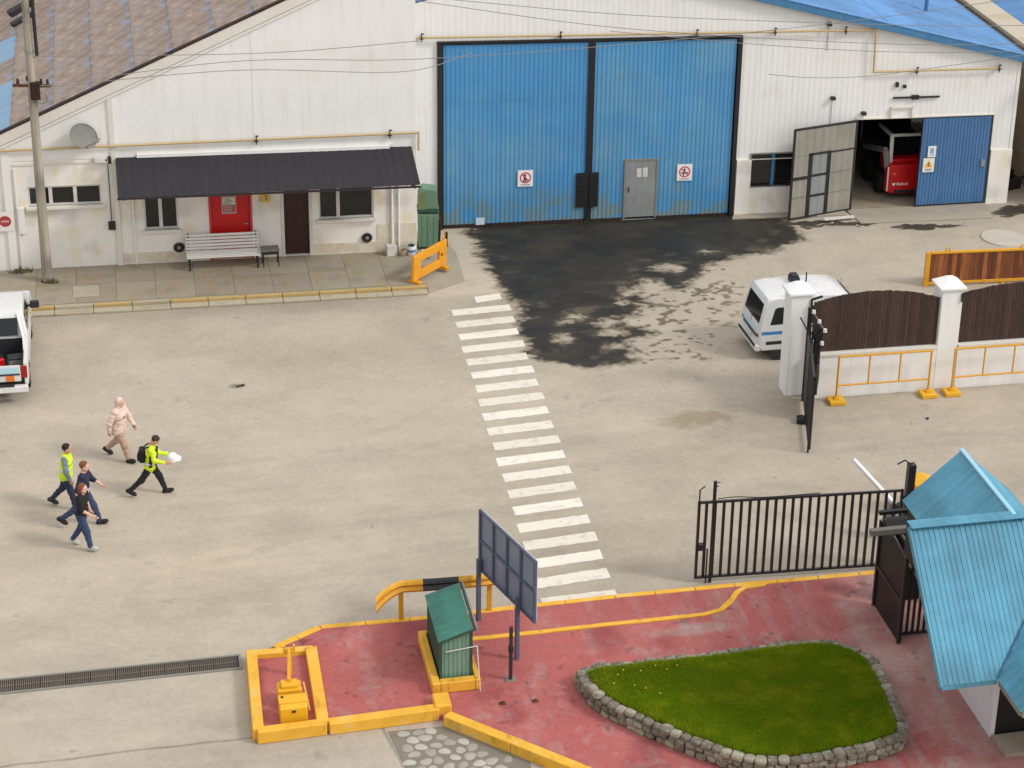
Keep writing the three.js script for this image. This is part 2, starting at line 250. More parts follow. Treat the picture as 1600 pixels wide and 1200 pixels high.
function yardAt(x, z) {
  const big = fb(x * 0.16, z * 0.22, 3), mid = fb(x * 0.9 + 20, z * 1.1, 3), fine = vn(x * 13, z * 13), streak = fb(x * 0.22 + 3, z * 2.1, 3);
  let k = 0.672 + 0.08 * (big - 0.5) + 0.055 * (mid - 0.5) + 0.035 * (fine - 0.5) + 0.06 * (streak - 0.5) * sm(10, 17, z);
  let warm = 0.5 + 0.5 * (fb(x * 0.3 + 50, z * 0.3, 2) - 0.5);
  if (x < -12.4 && z > 24.35) { k += 0.012 + 0.04 * (fb(x * 1.5, z * 1.5, 3) - 0.5); warm *= 0.7; const j = Math.abs(z - 26.86 - 0.05 * (vn(x * 2, 3) - 0.5)); k -= 0.16 * sm(0.05, 0.015, j) * (0.5 + 0.5 * vn(x * 3, 8)); }
  else if (z > 26.9) { k += 0.012; warm *= 0.7; }
  if (x > -12.4 && x < -8.6 && z > 27) k -= 0.12 * sm(0.05, 0.02, Math.abs(x + 10.05 - (z - 27.2) * 0.17));
  // tyre arcs turning out of the gates, drips and small repairs
  for (const [cx, cz, r, w0] of [[-14, 4, 11.2, 0.22], [-14, 4, 12.7, 0.2], [6, 26, 9.5, 0.2], [6, 26, 11, 0.22], [-4, 40, 20.4, 0.24], [-4, 40, 22, 0.22]]) { const q = Math.abs(Math.hypot(x - cx, z - cz) - r - 0.3 * (fb(x * 0.3, z * 0.3, 2) - 0.5)); k -= 0.02 * sm(w0, w0 * 0.3, q) * sm(0.4, 0.65, fb(x * 0.5 + 13, z * 0.5, 3)); }
  k += 0.014 * sm(0.52, 0.74, fb(x * 1.2 + 60, z * 1.6, 4)) - 0.014 * sm(0.6, 0.72, fb(x * 1.1, z * 1.3 + 80, 4));
  k -= 0.05 * sm(0.9, 0.97, vn(x * 2.1 + 40, z * 2.3)) * sm(0.45, 0.7, fb(x * 3, z * 3, 2));
  // fine cracks and scattered dark specks
  const cr = Math.abs(fb(x * 0.55 + 11, z * 0.55 + 4, 4) - 0.5); k -= 0.018 * sm(0.005, 0.0, cr) * sm(0.5, 0.7, fb(x * 0.2 + 31, z * 0.2, 2));
  const spk = vn(x * 5.3 + 3, z * 5.3); k -= 0.09 * sm(0.965, 0.995, spk);
  k -= 0.022 * sm(0.62, 0.85, fb(x * 0.45 + 77, z * 0.6, 4));                       // old oil blotches
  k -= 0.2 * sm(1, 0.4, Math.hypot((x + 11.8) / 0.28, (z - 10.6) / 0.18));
  const br = sm(1.15, 0.3, Math.hypot((x + 0.2) / 1.15, (z - 14.5) / 0.6) + 0.9 * (fb(x * 3, z * 4, 3) - 0.5)) * 0.8;
  k -= 0.13 * br; warm += 1.6 * br;
  k -= 0.05 * sm(1.2, 0.2, z - 5.2) * sm(-5.8, -7, x);                              // dirt along the kerb
  k += 0.05 * sm(-3.4, -3.9, x) * sm(-6.1, -5.9, x) * sm(5.6, 5.2, z);              // paler patch of concrete by the ramp
  const w = wetness(x, z), wet = lerp(1, 0.13 + 0.24 * fb(x * 1.6, z * 2.2, 4), w);
  return [k * wet, k * wet * lerp(lerp(0.94, 0.925, warm), 0.9, w), k * wet * lerp(lerp(0.865, 0.81, warm), 0.70, w), w];
}
{
  const N = 2048, t = dataTex(N, N, (u, v) => yardAt(YX0 + u * (YX1 - YX0), YZ1 - v * (YZ1 - YZ0)));
  t.wrapS = t.wrapT = THREE.ClampToEdgeWrapping; t.anisotropy = 8;
  const ro = dataTex(1024, 1024, (u, v) => { const x = YX0 + u * (YX1 - YX0), z = YZ1 - v * (YZ1 - YZ0), w = wetness(x, z); return g3(lerp(0.93, 0.55 + 0.3 * fb(x * 1.2, z * 1.7, 3), w)); }, false);
  ro.wrapS = ro.wrapT = THREE.ClampToEdgeWrapping;
  const m = mat(0xffffff, 1, { map: t, roughnessMap: ro, bumpMap: rep(T_bump, 60, 56), bumpScale: 0.003 });
  const g = new THREE.PlaneGeometry(YX1 - YX0, YZ1 - YZ0).rotateX(-Math.PI / 2).translate((YX0 + YX1) / 2, 0, (YZ0 + YZ1) / 2); g.userData.keepUV = true;
  const y = mk('yard', g, m); y.userData = { kind: 'structure', label: 'worn dusty concrete yard with a large dark wet stain before the blue gate', category: 'yard' };
  const gm = mat(C(172, 163, 148), 0.95, { map: rep(T_grain, 0.2) });
  const og = mk('ground', new THREE.PlaneGeometry(1600, 1600).rotateX(-Math.PI / 2).translate(0, -0.006, 0), gm); og.userData = { kind: 'structure', label: 'bare grey ground around the yard and under the buildings', category: 'ground' };
}
// pedestrian crossing: twenty one painted bars
{
  const cw = struct('crosswalk', 'white striped pedestrian crossing from the wet stain to the red pavement', 'crosswalk');
  const m = [0, 1, 2].map((i) => mat(C(236 - i * 5, 232 - i * 6, 222 - i * 7), 0.75, { map: rep(T_worn, 0.5 + i * 0.13), bumpMap: rep(T_bump, 1), bumpScale: 0.002 }));
  for (let i = 0; i < 21; i++) {
    const z = 5.72 + 0.857 * i, x0 = i === 0 ? -4.65 : lerp(-5.43, -6.02, i / 20), x1 = i === 0 ? -3.85 : lerp(-3.70, -4.27, i / 20), a = i === 20 ? -0.03 : -0.085, n = 14, top = [], bot = [];
    const half = i === 20 ? 0.15 : 0.215;
    for (let k = 0; k <= n; k++) { const t = k / n, x = lerp(x0, x1, t) + (k === 0 || k === n ? rr(-0.03, 0.03) : 0), zz = z + a * (t - 0.5) * 2; top.push([x, zz - half + rr(-0.014, 0.014)]); bot.push([x, zz + half + rr(-0.014, 0.014)]); }
    mk('crossing_stripe', slab([...bot, ...top.reverse()], 0.001, 0.005), m[i % 3], cw);
  }
}
// drain
{
  const d = struct('drain_channel', 'long steel drain grating across the yard at lower left', 'drain');
  const z0 = 23.84, z1 = 24.3, xe = -12.68;
  mk('channel', [span(-23, xe, -0.0, 0.004, z0, z1)], M.black, d);
  mk('channel_edge', [span(-23, xe + 0.05, 0, 0.03, z0 - 0.05, z0), span(-23, xe + 0.05, 0, 0.03, z1, z1 + 0.05), span(xe, xe + 0.05, 0, 0.029, z0, z1)], M.grey, d);
  const bars = []; for (let k = 0; k < 12; k++) bars.push(span(k * 0.04, k * 0.04 + 0.016, 0.006, 0.028, z0 + 0.01, z1 - 0.01)); bars.push(span(0, 0.46, 0.01, 0.022, (z0 + z1) / 2 - 0.01, (z0 + z1) / 2 + 0.01));
  const gr = ready(bars), gm = mat(C(120, 108, 94), 0.75), gm2 = mat(C(112, 101, 88), 0.75);
  for (let x = xe - 0.5; x > -20; x -= 0.49) { const o = mk('grating', gr, hash(Math.round(x * 10), 3) > 0.5 ? gm : gm2, d); o.position.set(x, hash(Math.round(x * 10), 5) * 0.006, 0); }
}
// kerbed sidewalk in front of the workshop
{
  const s = struct('sidewalk', 'raised paved sidewalk with worn yellow edge along the white workshop', 'sidewalk');
  mk('sidewalk_bed', span(-26, -5.9, 0, 0.135, 1.0, 4.808), M.mortar, s);
  for (let i = 0; i < 13; i++) for (let j = 0; j < 2; j++) {
    const x1 = -5.92 - i * 1.1, z0 = 2.0 + j * 1.36, dh = rr(0, 0.006); if (x1 < -20.5) continue;
    mk('paving_slab', span(x1 - 1.09, x1, 0.136, 0.148 + dh, z0 + 0.005, z0 + 1.355, 0), rnd() > 0.5 ? M.paving : M.paving2, s);
  }
  for (let i = 0; i < 14; i++) { const x1 = -5.92 - i * 1.05;
    mk('kerb_stone', bx(1.035, 0.16 + rr(-0.004, 0.004), 0.12, x1 - 0.52, 0.0, 4.87, 0.02), rnd() > 0.25 ? M.kerbOld : M.kerb, s);
    mk('gutter_stone', bx(1.04, 0.075 + rr(-0.006, 0.006), 0.29, x1 - 0.52, 0.0, 5.1 + rr(-0.012, 0.012), 0.02), M.kerb, s); }
  mk('manhole_cover', [bx(0.72, 0.02, 0.78, -15.55, 0.145, 3.92, 0.006), bx(0.06, 0.012, 0.1, -15.5, 0.163, 3.95)], mat(C(178, 168, 148), 0.9, { map: rep(T_grain, 0.7) }), s, 'pale concrete manhole cover');
  mk('ramp', [slab([[-5.88, 0.3], [-4.95, 0.3], [-4.6, 2.0], [-4.7, 4.4], [-5.88, 5.1]], 0, 0.03)], M.concrete, s);
}
mk('manhole', new THREE.CylinderGeometry(0.74, 0.76, 0.05, 40).translate(13.35, 0.02, 3.25), mat(C(200, 192, 178), 0.9, { map: rep(T_grain, 0.6) })).userData = { label: 'round pale concrete manhole cover by the rusty flatbed trailer', category: 'manhole cover', kind: 'thing' };
mk('threshold', [slab([[8.9, 0.05], [14.0, 0.05], [13.7, 1.45], [9.0, 1.35]], 0, 0.04, 0.01)], M.concrete).userData = { label: 'concrete threshold slab before the small open garage', category: 'threshold', kind: 'structure' };
mk('threshold', [slab([[4.95, 0.06], [8.85, 0.06], [8.7, 0.55], [4.8, 0.42]], 0, 0.06, 0.015)], M.concrete).userData = { label: 'narrow concrete plinth strip below the white wall right of the blue gate', category: 'threshold', kind: 'structure' };

// ------------------------------------------------------------------ the blue gated hall
const roofH = (x) => 8.72 - 0.238 * Math.abs(x);
{
  const t = thing('warehouse', 'white corrugated warehouse with tall double blue gate and blue metal roof', 'warehouse');
  mk('wall', ext([[-8, 0], [-8, roofH(8) - 0.05], [0, roofH(0) - 0.05], [14.7, roofH(14.7) - 0.05], [14.7, 0]], 0.25, { holes: [rectHole(-4.8, 4.88, -0.001 + 0.002, 6.1), rectHole(5.46, 6.93, 1.02, 2.12), rectHole(9.05, 13.97, 0.002, 3.2)] }).translate(0, 0, -0.27), M.white, t);
  for (const s of [span(14.45, 14.7, 0, 5.1, -40, -0.27), span(-8, -7.8, 0, 6.6, -40, -0.27)]) mk('side_wall', s, M.white, t);
  // cladding sheets, 0.95 m wide
  const W = 0.95, add = (x0, x1, y0) => { const lap = rr(0, 0.006); const g = sheet([0, 0, 0.002 + lap], [1, 0, 0], [0, 1, 0], x0, x1, y0, (x) => roofH(x) - 0.02, 0.19, 0.004); mk('wall_sheet', g, hash(Math.round(x0 * 20), 2) > 0.5 ? M.whiteMetal : M.white, t); };
  const cuts = [[-5.86, -4.86, 0], [-4.86, 4.9, 6.16], [4.9, 5.46, 1.95], [5.46, 6.93, 2.12], [6.93, 9.05, 1.95], [9.05, 13.97, 3.24], [13.97, 14.74, 1.95]];
  for (const [a, b, y] of cuts) { let x = a; while (x < b - 0.01) { let e = Math.min(b, (Math.floor((x + 5.86 + 0.001) / W) + 1) * W - 5.86); if (b - e < 0.2) e = b; add(x, e, y); x = e; } }
  mk('plinth', [ext([[4.96, 0], [4.96, 1.95], [9.0, 1.95], [9.0, 0]], 0.09, { holes: [rectHole(5.46, 6.93, 1.02, 1.949)] }).translate(0, 0, 0.0)], M.whiteLow, t);
  mk('plinth', [span(13.99, 14.78, 0, 1.95, -0.4, 0.07)], M.whiteLow, t);
  mk('corner_trim', span(14.66, 14.77, 1.95, roofH(14.75) - 0.03, -0.1, 0.03), M.white, t);
  // roof
  const L = Math.hypot(1, 0.238);
  const v = [0, 0, -1], u = [1 / L, -0.238 / L, 0];
  for (let j = 0; j < 8; j++) for (let i = 0; i < 6; i++) { const s0 = i * 2.55, s1 = Math.min(15.3, s0 + 2.56); // ribs run down the slope
    const O = [0, 8.78 + 0.012 * ((i + 1) % 2), 0.25 - j * 3.0];
    mk('roof_sheet', sheet(O, [0, 0, -1], [-1 / L, 0.238 / L, 0], 0, 3.0, -s1, -s0, 0.3, 0.03), (i + j) % 3 ? M.blueRoof : M.blueRoof, t); }
  mk('roof_slope', [beam([0, 8.75, -12], [-8.6, 6.7, -12], 24, 0.04)], M.blueRoof, t);
  mk('fascia', [beam([0, 8.72, 0.2], [14.95, 5.16, 0.2], 0.1, 0.24, 0.01)], M.blueTrim, t);
  mk('fascia_cap', [beam([0, 8.86, 0.17], [14.95, 5.3, 0.17], 0.2, 0.03)], M.blueRoof, t);
  mk('eave_gutter', [span(14.85, 15.15, 5.0, 5.16, -40, 0.2)], M.blueTrim, t);
  mk('roof_vent', [rod([12.6, 5.6, -3.6], [12.6, 6.75, -3.6], 0.07), rod([12.6, 6.75, -3.6], [12.6, 6.8, -3.6], 0.11)], M.blueTrim, t);
  // garage interior
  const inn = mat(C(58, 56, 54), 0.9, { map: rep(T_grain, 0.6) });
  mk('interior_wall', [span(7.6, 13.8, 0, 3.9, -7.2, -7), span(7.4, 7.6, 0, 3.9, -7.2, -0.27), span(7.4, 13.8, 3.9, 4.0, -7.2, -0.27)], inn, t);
  mk('garage_floor', span(7.6, 13.8, 0.0, 0.02, -7, -0.02), M.paving, t);
  // room behind the small window
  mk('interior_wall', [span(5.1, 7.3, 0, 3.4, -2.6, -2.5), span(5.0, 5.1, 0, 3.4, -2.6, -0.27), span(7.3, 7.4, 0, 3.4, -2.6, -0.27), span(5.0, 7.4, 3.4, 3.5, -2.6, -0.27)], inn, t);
  const w = mk('window', [span(5.44, 6.95, 0.98, 1.02, -0.12, 0.1), span(5.44, 6.95, 2.12, 2.16, -0.12, 0.06), span(5.42, 5.47, 1.02, 2.12, -0.1, 0.06), span(6.92, 6.97, 1.02, 2.12, -0.1, 0.06)], M.grey, t);
  mk('mullion', span(6.17, 6.27, 1.02, 2.12, -0.1, 0.03), M.blueTrim, w);
  mk('pane', span(5.47, 6.17, 1.02, 2.12, -0.06, -0.05), M.glass, w); mk('pane', span(6.27, 6.92, 1.02, 2.12, -0.06, -0.05), M.glass, w);
  mk('curtain', span(5.5, 6.1, 1.03, 1.5, -0.3, -0.26), mat(C(176, 92, 70), 0.9), w); mk('blind', span(5.5, 6.15, 1.5, 2.1, -0.3, -0.27), mat(C(92, 50, 46), 0.9), w); mk('blind', span(6.0, 6.2, 1.05, 2.1, -0.25, -0.22), mat(C(40, 70, 140), 0.8), w);
  // door gear and small fittings over the garage
  mk('door_rail', [span(10.25, 11.9, 3.9, 3.95, 0.03, 0.1), span(10.9, 11.15, 3.86, 4.0, 0.03, 0.12)], M.dark, t);
  mk('bracket', [bx(0.1, 0.16, 0.08, 10.35, 4.3, 0.06), bx(0.1, 0.1, 0.08, 10.62, 4.26, 0.06)], M.dark, t);
  mk('lintel_frame', [span(10.2, 10.25, 3.24, 3.6, 0.03, 0.09), span(10.95, 11.0, 3.24, 3.6, 0.03, 0.09), span(10.2, 11.0, 3.55, 3.6, 0.04, 0.08)], M.trim, t);
  for (const [x, y] of [[8.12, 3.99], [9.24, 3.43], [7.8, 6.5]]) mk('wall_lamp', [bx(0.14, 0.1, 0.16, x, y - 0.05, 0.1), rod([x, y - 0.05, 0.04], [x, y - 0.9, 0.03], 0.008)], M.dark, t);
  mk('lintel', [span(9.02, 14.0, 3.2, 3.24, -0.05, 0.06)], M.trim, t);
}
const noEntry = (fig) => canvasTex(128, 140, (k, w, h) => {
  k.fillStyle = '#e9e9ea'; k.fillRect(0, 0, w, h); k.fillStyle = '#20242a';
  if (fig === 1) { k.beginPath(); k.arc(60, 44, 10, 0, 7); k.fill(); k.fillRect(50, 54, 20, 34); k.fillRect(44, 84, 12, 24); k.fillRect(64, 84, 12, 24); } else { k.fillRect(34, 68, 54, 11); k.fillStyle = '#c33'; k.fillRect(88, 68, 8, 11); k.fillStyle = '#20242a'; k.fillRect(56, 36, 14, 30); k.fillRect(48, 80, 14, 16); }
  k.strokeStyle = '#c9353b'; k.lineWidth = 11; k.beginPath(); k.arc(w / 2, 66, 42, 0, 7); k.stroke(); k.beginPath(); k.moveTo(35, 36); k.lineTo(94, 96); k.stroke();
  k.fillStyle = '#777'; k.fillRect(24, 122, 80, 7); });
// ------------------------------------------------------------------ big gate
{
  const t = thing('sliding_gate', 'tall double leaf gate of blue corrugated metal in the white warehouse', 'gate');
  mk('frame', [span(-4.86, -4.7, 0, 6.16, -0.05, 0.1), span(4.78, 4.92, 0, 6.16, -0.05, 0.1), span(-4.86, 4.92, 6.1, 6.18, -0.05, 0.09)], M.blackPaint, t);
  const leaf = (x0, x1, z, skip, yb) => {
    const n = Math.round((x1 - x0) / 0.93);
    for (let i = 0; i < n; i++) {
      const a = lerp(x0, x1, i / n), b = lerp(x0, x1, (i + 1) / n) + 0.001, rows = x0 < 0 ? [[yb, 4.2 + rr(-0.01, 0.01)], [4.2, 6.05]] : [[yb, 4.9], [4.9, 6.05]];
      rows.forEach(([y0, y1], r) => { const zz = z + rr(0, 0.006) + r * 0.008, m = x0 < 0 && r ? M.blueGate2 : rnd() < 0.5 ? M.blueGate : (x0 > 0 && rnd() < 0.5 ? M.blueGate3 : M.blueGate2);
        const add = (s0, s1, yy0, yy1) => mk('corrugated_sheet', sheet([0, 0, zz], [1, 0, 0], [0, 1, 0], s0, s1, yy0, yy1, 0.145, 0.016), m, t);
        if (skip && r === 0 && b > skip[0] && a < skip[1]) { if (a < skip[0] - 0.02) add(a, skip[0], y0, y1); if (b > skip[1] + 0.02) add(skip[1], b, y0, y1); add(Math.max(a, skip[0]), Math.min(b, skip[1]), skip[2], y1); } else add(a, b, y0, y1); });
    }
  };
  leaf(-4.66, -0.1, 0.0, null, 0.12); leaf(0.12, 4.74, 0.0, [1.2, 2.28, 2.1], 0.1);
  mk('bottom_rail', [span(-4.66, -0.1, 0.03, 0.13, -0.06, 0.035), span(0.12, 1.15, 0.03, 0.11, -0.06, 0.035), span(2.33, 4.74, 0.03, 0.11, -0.06, 0.035)], mat(C(120, 128, 132), 0.7, { map: rep(T_rust, 0.8) }), t);
  mk('meeting_post', [span(-0.1, 0.0, 0.05, 6.1, -0.06, 0.06), span(0.004, 0.12, 0.05, 6.1, -0.06, 0.045)], M.blackPaint, t);
  mk('backing', [span(-4.7, 4.8, 0.02, 6.1, -0.12, -0.07)], M.dark, t);
  const v = mk('vent_box', [span(-0.4, -0.02, 0.55, 1.72, 0.03, 0.08), span(0.02, 0.32, 0.55, 1.72, 0.03, 0.08)], M.blackPaint, t);
  const lv = []; for (let k = 0; k < 12; k++) lv.push(beam([-0.38, 0.6 + k * 0.095, 0.09], [-0.05, 0.6 + k * 0.095, 0.09], 0.03, 0.02), beam([0.05, 0.6 + k * 0.095, 0.09], [0.3, 0.6 + k * 0.095, 0.09], 0.03, 0.02)); mk('louvre', lv, M.dark, v);
  const d = mk('wicket_door', [span(1.24, 2.24, 0.12, 2.06, 0.0, 0.045, 0.006)], M.greyPanel2, t, 'grey wicket door set in the right leaf');
  mk('door_frame', [span(1.18, 1.24, 0.08, 2.12, -0.02, 0.06), span(2.24, 2.3, 0.08, 2.12, -0.02, 0.06), span(1.24, 2.24, 2.06, 2.12, -0.02, 0.06)], M.grey, d); mk('handle', rod([1.34, 1.0, 0.08], [1.34, 1.18, 0.08], 0.018), M.dark, d);
  mk('sheet_of_paper', [span(1.6, 1.75, 1.5, 1.8, 0.046, 0.05), span(1.8, 1.96, 1.5, 1.82, 0.046, 0.05)], M.offWhite, d);
  plate('sign', 0.5, 0.56, [-2.06, 1.62, 0.05], noEntry(1), t); plate('sign', 0.52, 0.58, [3.2, 1.6, 0.05], noEntry(2), t);
  mk('patch_plate', span(-3.64, -3.36, 0.1, 0.34, 0.032, 0.05), mat(C(196, 216, 232), 0.5), t, 'small pale square plate near the bottom');
}
// ------------------------------------------------------------------ small garage leaves
{
  const t = thing('gate_leaf', 'grey sheet metal garage leaf with black bars swung open against the wall', 'gate leaf', [9.02, 0.06, 0.1]);
  t.rotation.y = Math.PI + 0.285; // local +x runs from the hinge to the free edge
  const Wd = 2.47, H = 3.12, z = 0; // outside face looks to local -z
  mk('panel', [sheet([0, 0, -0.03], [-1, 0, 0], [0, 1, 0], -Wd, 0, 2.2, H, 0.3, 0.01)], M.greyPanel, t);
  for (const [a, b, m] of [[0.06, 0.98, M.greyPanel], [1.1, 1.72, M.greyPanel2], [1.86, Wd, M.greyPanel]]) for (const [y0, y1] of [[0.05, 0.72], [0.76, 1.43], [1.47, 2.18]]) mk('panel', sheet([0, 0, -0.03], [-1, 0, 0], [0, 1, 0], -b, -a, y0, y1, 0.3, 0.01), m, t);
  mk('bar', span(1.72, 1.86, 0, 2.24, -0.06, 0), M.blackPaint, t); mk('bar', span(0.98, 1.1, 0, 2.24, -0.06, 0), M.blackPaint, t);
  for (const y of [0.74, 1.45]) mk('bar', span(1.1, 1.72, y - 0.035, y + 0.035, -0.06, 0), M.blackPaint, t);
  mk('bar', span(1.1, 1.86, 2.17, 2.24, -0.06, 0), M.blackPaint, t); mk('bar', span(1.86, Wd, 1.37, 1.47, -0.06, -0.002), M.blackPaint, t); mk('bar', span(0, 0.98, 2.16, 2.21, -0.05, -0.002), M.dark, t);
  for (const y of [0.74, 1.45]) mk('bar', span(0.04, 0.98, y - 0.015, y + 0.015, -0.05, -0.002), M.grey, t);
  mk('bar', span(1.86, Wd, 0.72, 0.75, -0.05, -0.002), M.grey, t);
  mk('frame', [span(Wd - 0.03, Wd + 0.03, 0, H, -0.05, 0.02), span(-0.03, 0.05, 0, H, -0.05, 0.02), span(0, Wd, H - 0.03, H + 0.03, -0.05, 0.02), span(0, Wd, 0, 0.05, -0.05, 0.02)], M.dark, t);
  const b = thing('gate_leaf', 'blue corrugated garage leaf with two notices, partly closing the opening', 'gate leaf', [13.93, 0.05, 0.06], 0.03);
  for (let i = 0; i < 3; i++) mk('corrugated_sheet', sheet([0, 0, 0.02 + 0.004 * i], [1, 0, 0], [0, 1, 0], -2.56 + i * 0.85, -2.56 + (i + 1) * 0.85, 0.06, 3.14, 0.12, 0.018), i === 1 ? M.blueDoor : M.blueDoor, b);
  mk('frame', [span(-2.58, -2.5, 0.02, 3.16, -0.05, 0.015), span(-0.06, 0.0, 0.02, 3.16, -0.05, 0.05), span(-2.5, -0.06, 3.1, 3.16, -0.05, 0.015), span(-2.5, -0.06, 0.02, 0.08, -0.05, 0.015)], M.dark, b);
  mk('handle', [span(-0.3, -0.16, 1.35, 1.6, 0.03, 0.08)], M.galv, b);
  plate('notice', 0.3, 0.4, [-2.16, 1.98, 0.06], canvasTex(96, 128, (k, w, h) => { k.fillStyle = '#dfe3e6'; k.fillRect(0, 0, w, h); k.fillStyle = '#8fa3b5'; k.fillRect(24, 26, 46, 60); k.fillStyle = '#6b7a88'; k.fillRect(20, 98, 56, 8); }), b);
  plate('notice', 0.42, 0.5, [-2.24, 1.5, 0.062], canvasTex(112, 128, (k, w, h) => { k.fillStyle = '#e6e2d8'; k.fillRect(0, 0, w, h); k.fillStyle = '#e0a33a'; k.beginPath(); k.moveTo(56, 18); k.lineTo(96, 84); k.lineTo(16, 84); k.fill(); k.fillStyle = '#3a2c20'; k.fillRect(51, 40, 10, 24); k.fillRect(51, 70, 10, 8); k.fillStyle = '#666'; k.fillRect(20, 98, 72, 7); k.fillRect(28, 111, 56, 6); }), b);
}

// ------------------------------------------------------------------ white workshop with the awning
{
  const rake = (x) => 4.12 + 0.469 * (x + 17.58);
  const t = thing('workshop', 'white gable workshop with black awning, red door and rusted metal roof', 'workshop');
  const holes = [[-16.98, -14.95, 2.1, 2.7], [-13.8, -12.83, 1.22, 2.4], [-11.95, -10.7, 0.16, 2.4], [-9.83, -8.97, 0.16, 2.4], [-8.74, -7.1, 1.3, 2.4]];
  mk('wall', ext([[-20.5, 0.1], [-20.5, 2.74], [-18.6, 3.5], [-5.8, 3.5], [-5.8, 0.1]], 0.3, { holes: holes.map((h) => rectHole(...h)) }).translate(0, 0, 1.7), M.whiteLow, t);
  mk('wall', [span(-6.1, -5.8, 0.1, 9.6, -0.25, 1.69), span(-20.5, -20.2, 0, 2.7, -14, 1.69), span(-20.2, -6.1, 0.1, 4, -3.2, -3.1)], M.white, t);
  const cuts = [-20.4, -18.5, -14.5, -10.56, -5.79];
  for (let i = 0; i + 1 < cuts.length; i++) { const a = cuts[i] + 0.002, b = cuts[i + 1] - 0.002, y0 = i ? 3.5 : 2.74; if (i === 0) continue;
    mk('wall_panel', ext([[a, y0], [a, Math.max(y0 + 0.02, rake(a))], [b, rake(b)], [b, y0]], 0.07, { bevel: 0.004, seg: 1 }).translate(0, 0, 1.95 + rr(0, 0.004)), M.white, t); }
  mk('panel_backing', ext([[-18.6, 3.4], [-18.6, rake(-18.6) - 0.02], [-5.8, rake(-5.8) - 0.02], [-5.8, 3.4]], 0.2).translate(0, 0, 1.72), M.trim, t);
  mk('pilaster', [span(-17.62, -17.4, 0.14, 3.9, 2.0, 2.06)], M.white, t);
  mk('wall_trim', [span(-14.62, -14.48, 0.14, 5.4, 2.015, 2.07), span(-17.4, -14.62, 3.36, 3.42, 2.003, 2.03)], M.trim, t);
  mk('plinth', [span(-14.5, -11.98, 0.14, 0.5, 2.0, 2.03), span(-8.94, -5.82, 0.14, 0.5, 2.0, 2.03), span(-7.0, -5.82, 0.5, 1.05, 2.0, 2.02)], mat(C(222, 213, 196), 0.9, { map: rep(T_grime, 0.6) }), t);
  const L = Math.hypot(1, 0.469), V = [1 / L, 0.469 / L, 0];
  mk('rake_board', [beam([-20.6, rake(-20.6) + 0.07, 2.1], [-5.8, rake(-5.8) + 0.07, 2.1], 0.09, 0.3, 0.01)], M.trim, t);
  mk('rake_moulding', [beam([-20.6, rake(-20.6) - 0.16, 2.06], [-5.8, rake(-5.8) - 0.16, 2.06], 0.06, 0.08)], M.white, t);
  mk('rake_flashing', [beam([-20.6, rake(-20.6) + 0.27, 2.06], [-5.8, rake(-5.8) + 0.27, 2.06], 0.22, 0.04)], mat(C(112, 96, 84), 0.8, { map: rep(T_rust, 0.5) }), t);
  // roof sheets: rows up the slope, columns back from the gable
  const step = 1.15 * L, mats = [[249, 248, 246], [249, 247, 244], [247, 247, 246], [249, 246, 243]].map((c) => mat(C(...c), 0.85, { map: T_roof }));
  for (let i = 0; i < 13; i++) for (let j = 0; j < 8; j++) {
    const sky = i === 2 && (j <= 1 || j === 3), x0 = -20.75;
    const O = [x0, rake(x0) + 0.21 + (i % 2) * 0.014, 2.12 - j * 2.4];
    mk(sky ? 'skylight' : 'roof_sheet', sheet(O, [0, 0, 1], V, -2.4, 0, i * step, (i + 1) * step + 0.05, 0.2, 0.024, 'wave', true), sky ? M.skylight : mats[i % 4], t, sky ? 'blue translucent roof sheet' : undefined);
  }
  mk('roof_deck', [beam([-20.7, rake(-20.7) + 0.12, -8], [-5.8, rake(-5.8) + 0.12, -8], 20, 0.06)], M.dark, t);
  mk('side_roof', [beam([-5.85, rake(-5.8) + 0.2, -8], [-2, 8.4, -8], 16, 0.06)], M.blueRoof, t);
  // windows
  const win = (x0, x1, y0, y1, mull) => {
    const w = mk('window', [span(x0, x1, y0, y0 + 0.05, 1.88, 1.97), span(x0, x1, y1 - 0.05, y1, 1.88, 1.97), span(x0, x0 + 0.05, y0 + 0.05, y1 - 0.05, 1.88, 1.97), span(x1 - 0.05, x1, y0 + 0.05, y1 - 0.05, 1.88, 1.97)], M.offWhite, t);
    const e = [x0 + 0.05, ...mull, x1 - 0.05];
    for (const m of mull) mk('mullion', span(m - 0.05, m + 0.05, y0 + 0.05, y1 - 0.05, 1.885, 1.975), M.offWhite, w);
    for (let i = 0; i + 1 < e.length; i++) mk('pane', span(e[i] + (i ? 0.05 : 0), e[i + 1] - (i + 2 < e.length ? 0.05 : 0), y0 + 0.05, y1 - 0.05, 1.9, 1.91), M.glass, w);
    mk('sill', bx(x1 - x0 + 0.16, 0.09, 0.2, (x0 + x1) / 2, y0 - 0.09, 2.04, 0.012), M.trim, w);
    mk('blind', span(x0 + 0.1, x1 - 0.1, y0 + 0.1, y1, 1.6, 1.62), mat(C(52, 52, 52), 0.9), w); return w;
  };
  win(-16.98, -14.95, 2.1, 2.7, [-16.36, -15.68]); win(-13.8, -12.83, 1.22, 2.4, [-13.33]); win(-8.74, -7.1, 1.3, 2.4, [-8.16]);
  // doors
  const rd = mk('red_door', [span(-11.88, -10.77, 0.7, 2.4, 1.86, 1.93, 0.008), span(-11.88, -10.77, 0.16, 0.69, 1.86, 1.925, 0.008)], M.red, t, 'bright red door with a printed notice');
  mk('door_frame', [span(-11.95, -11.885, 0.16, 2.4, 1.8, 2.03), span(-10.765, -10.7, 0.16, 2.4, 1.8, 2.03)], mat(C(196, 60, 56), 0.5), rd);
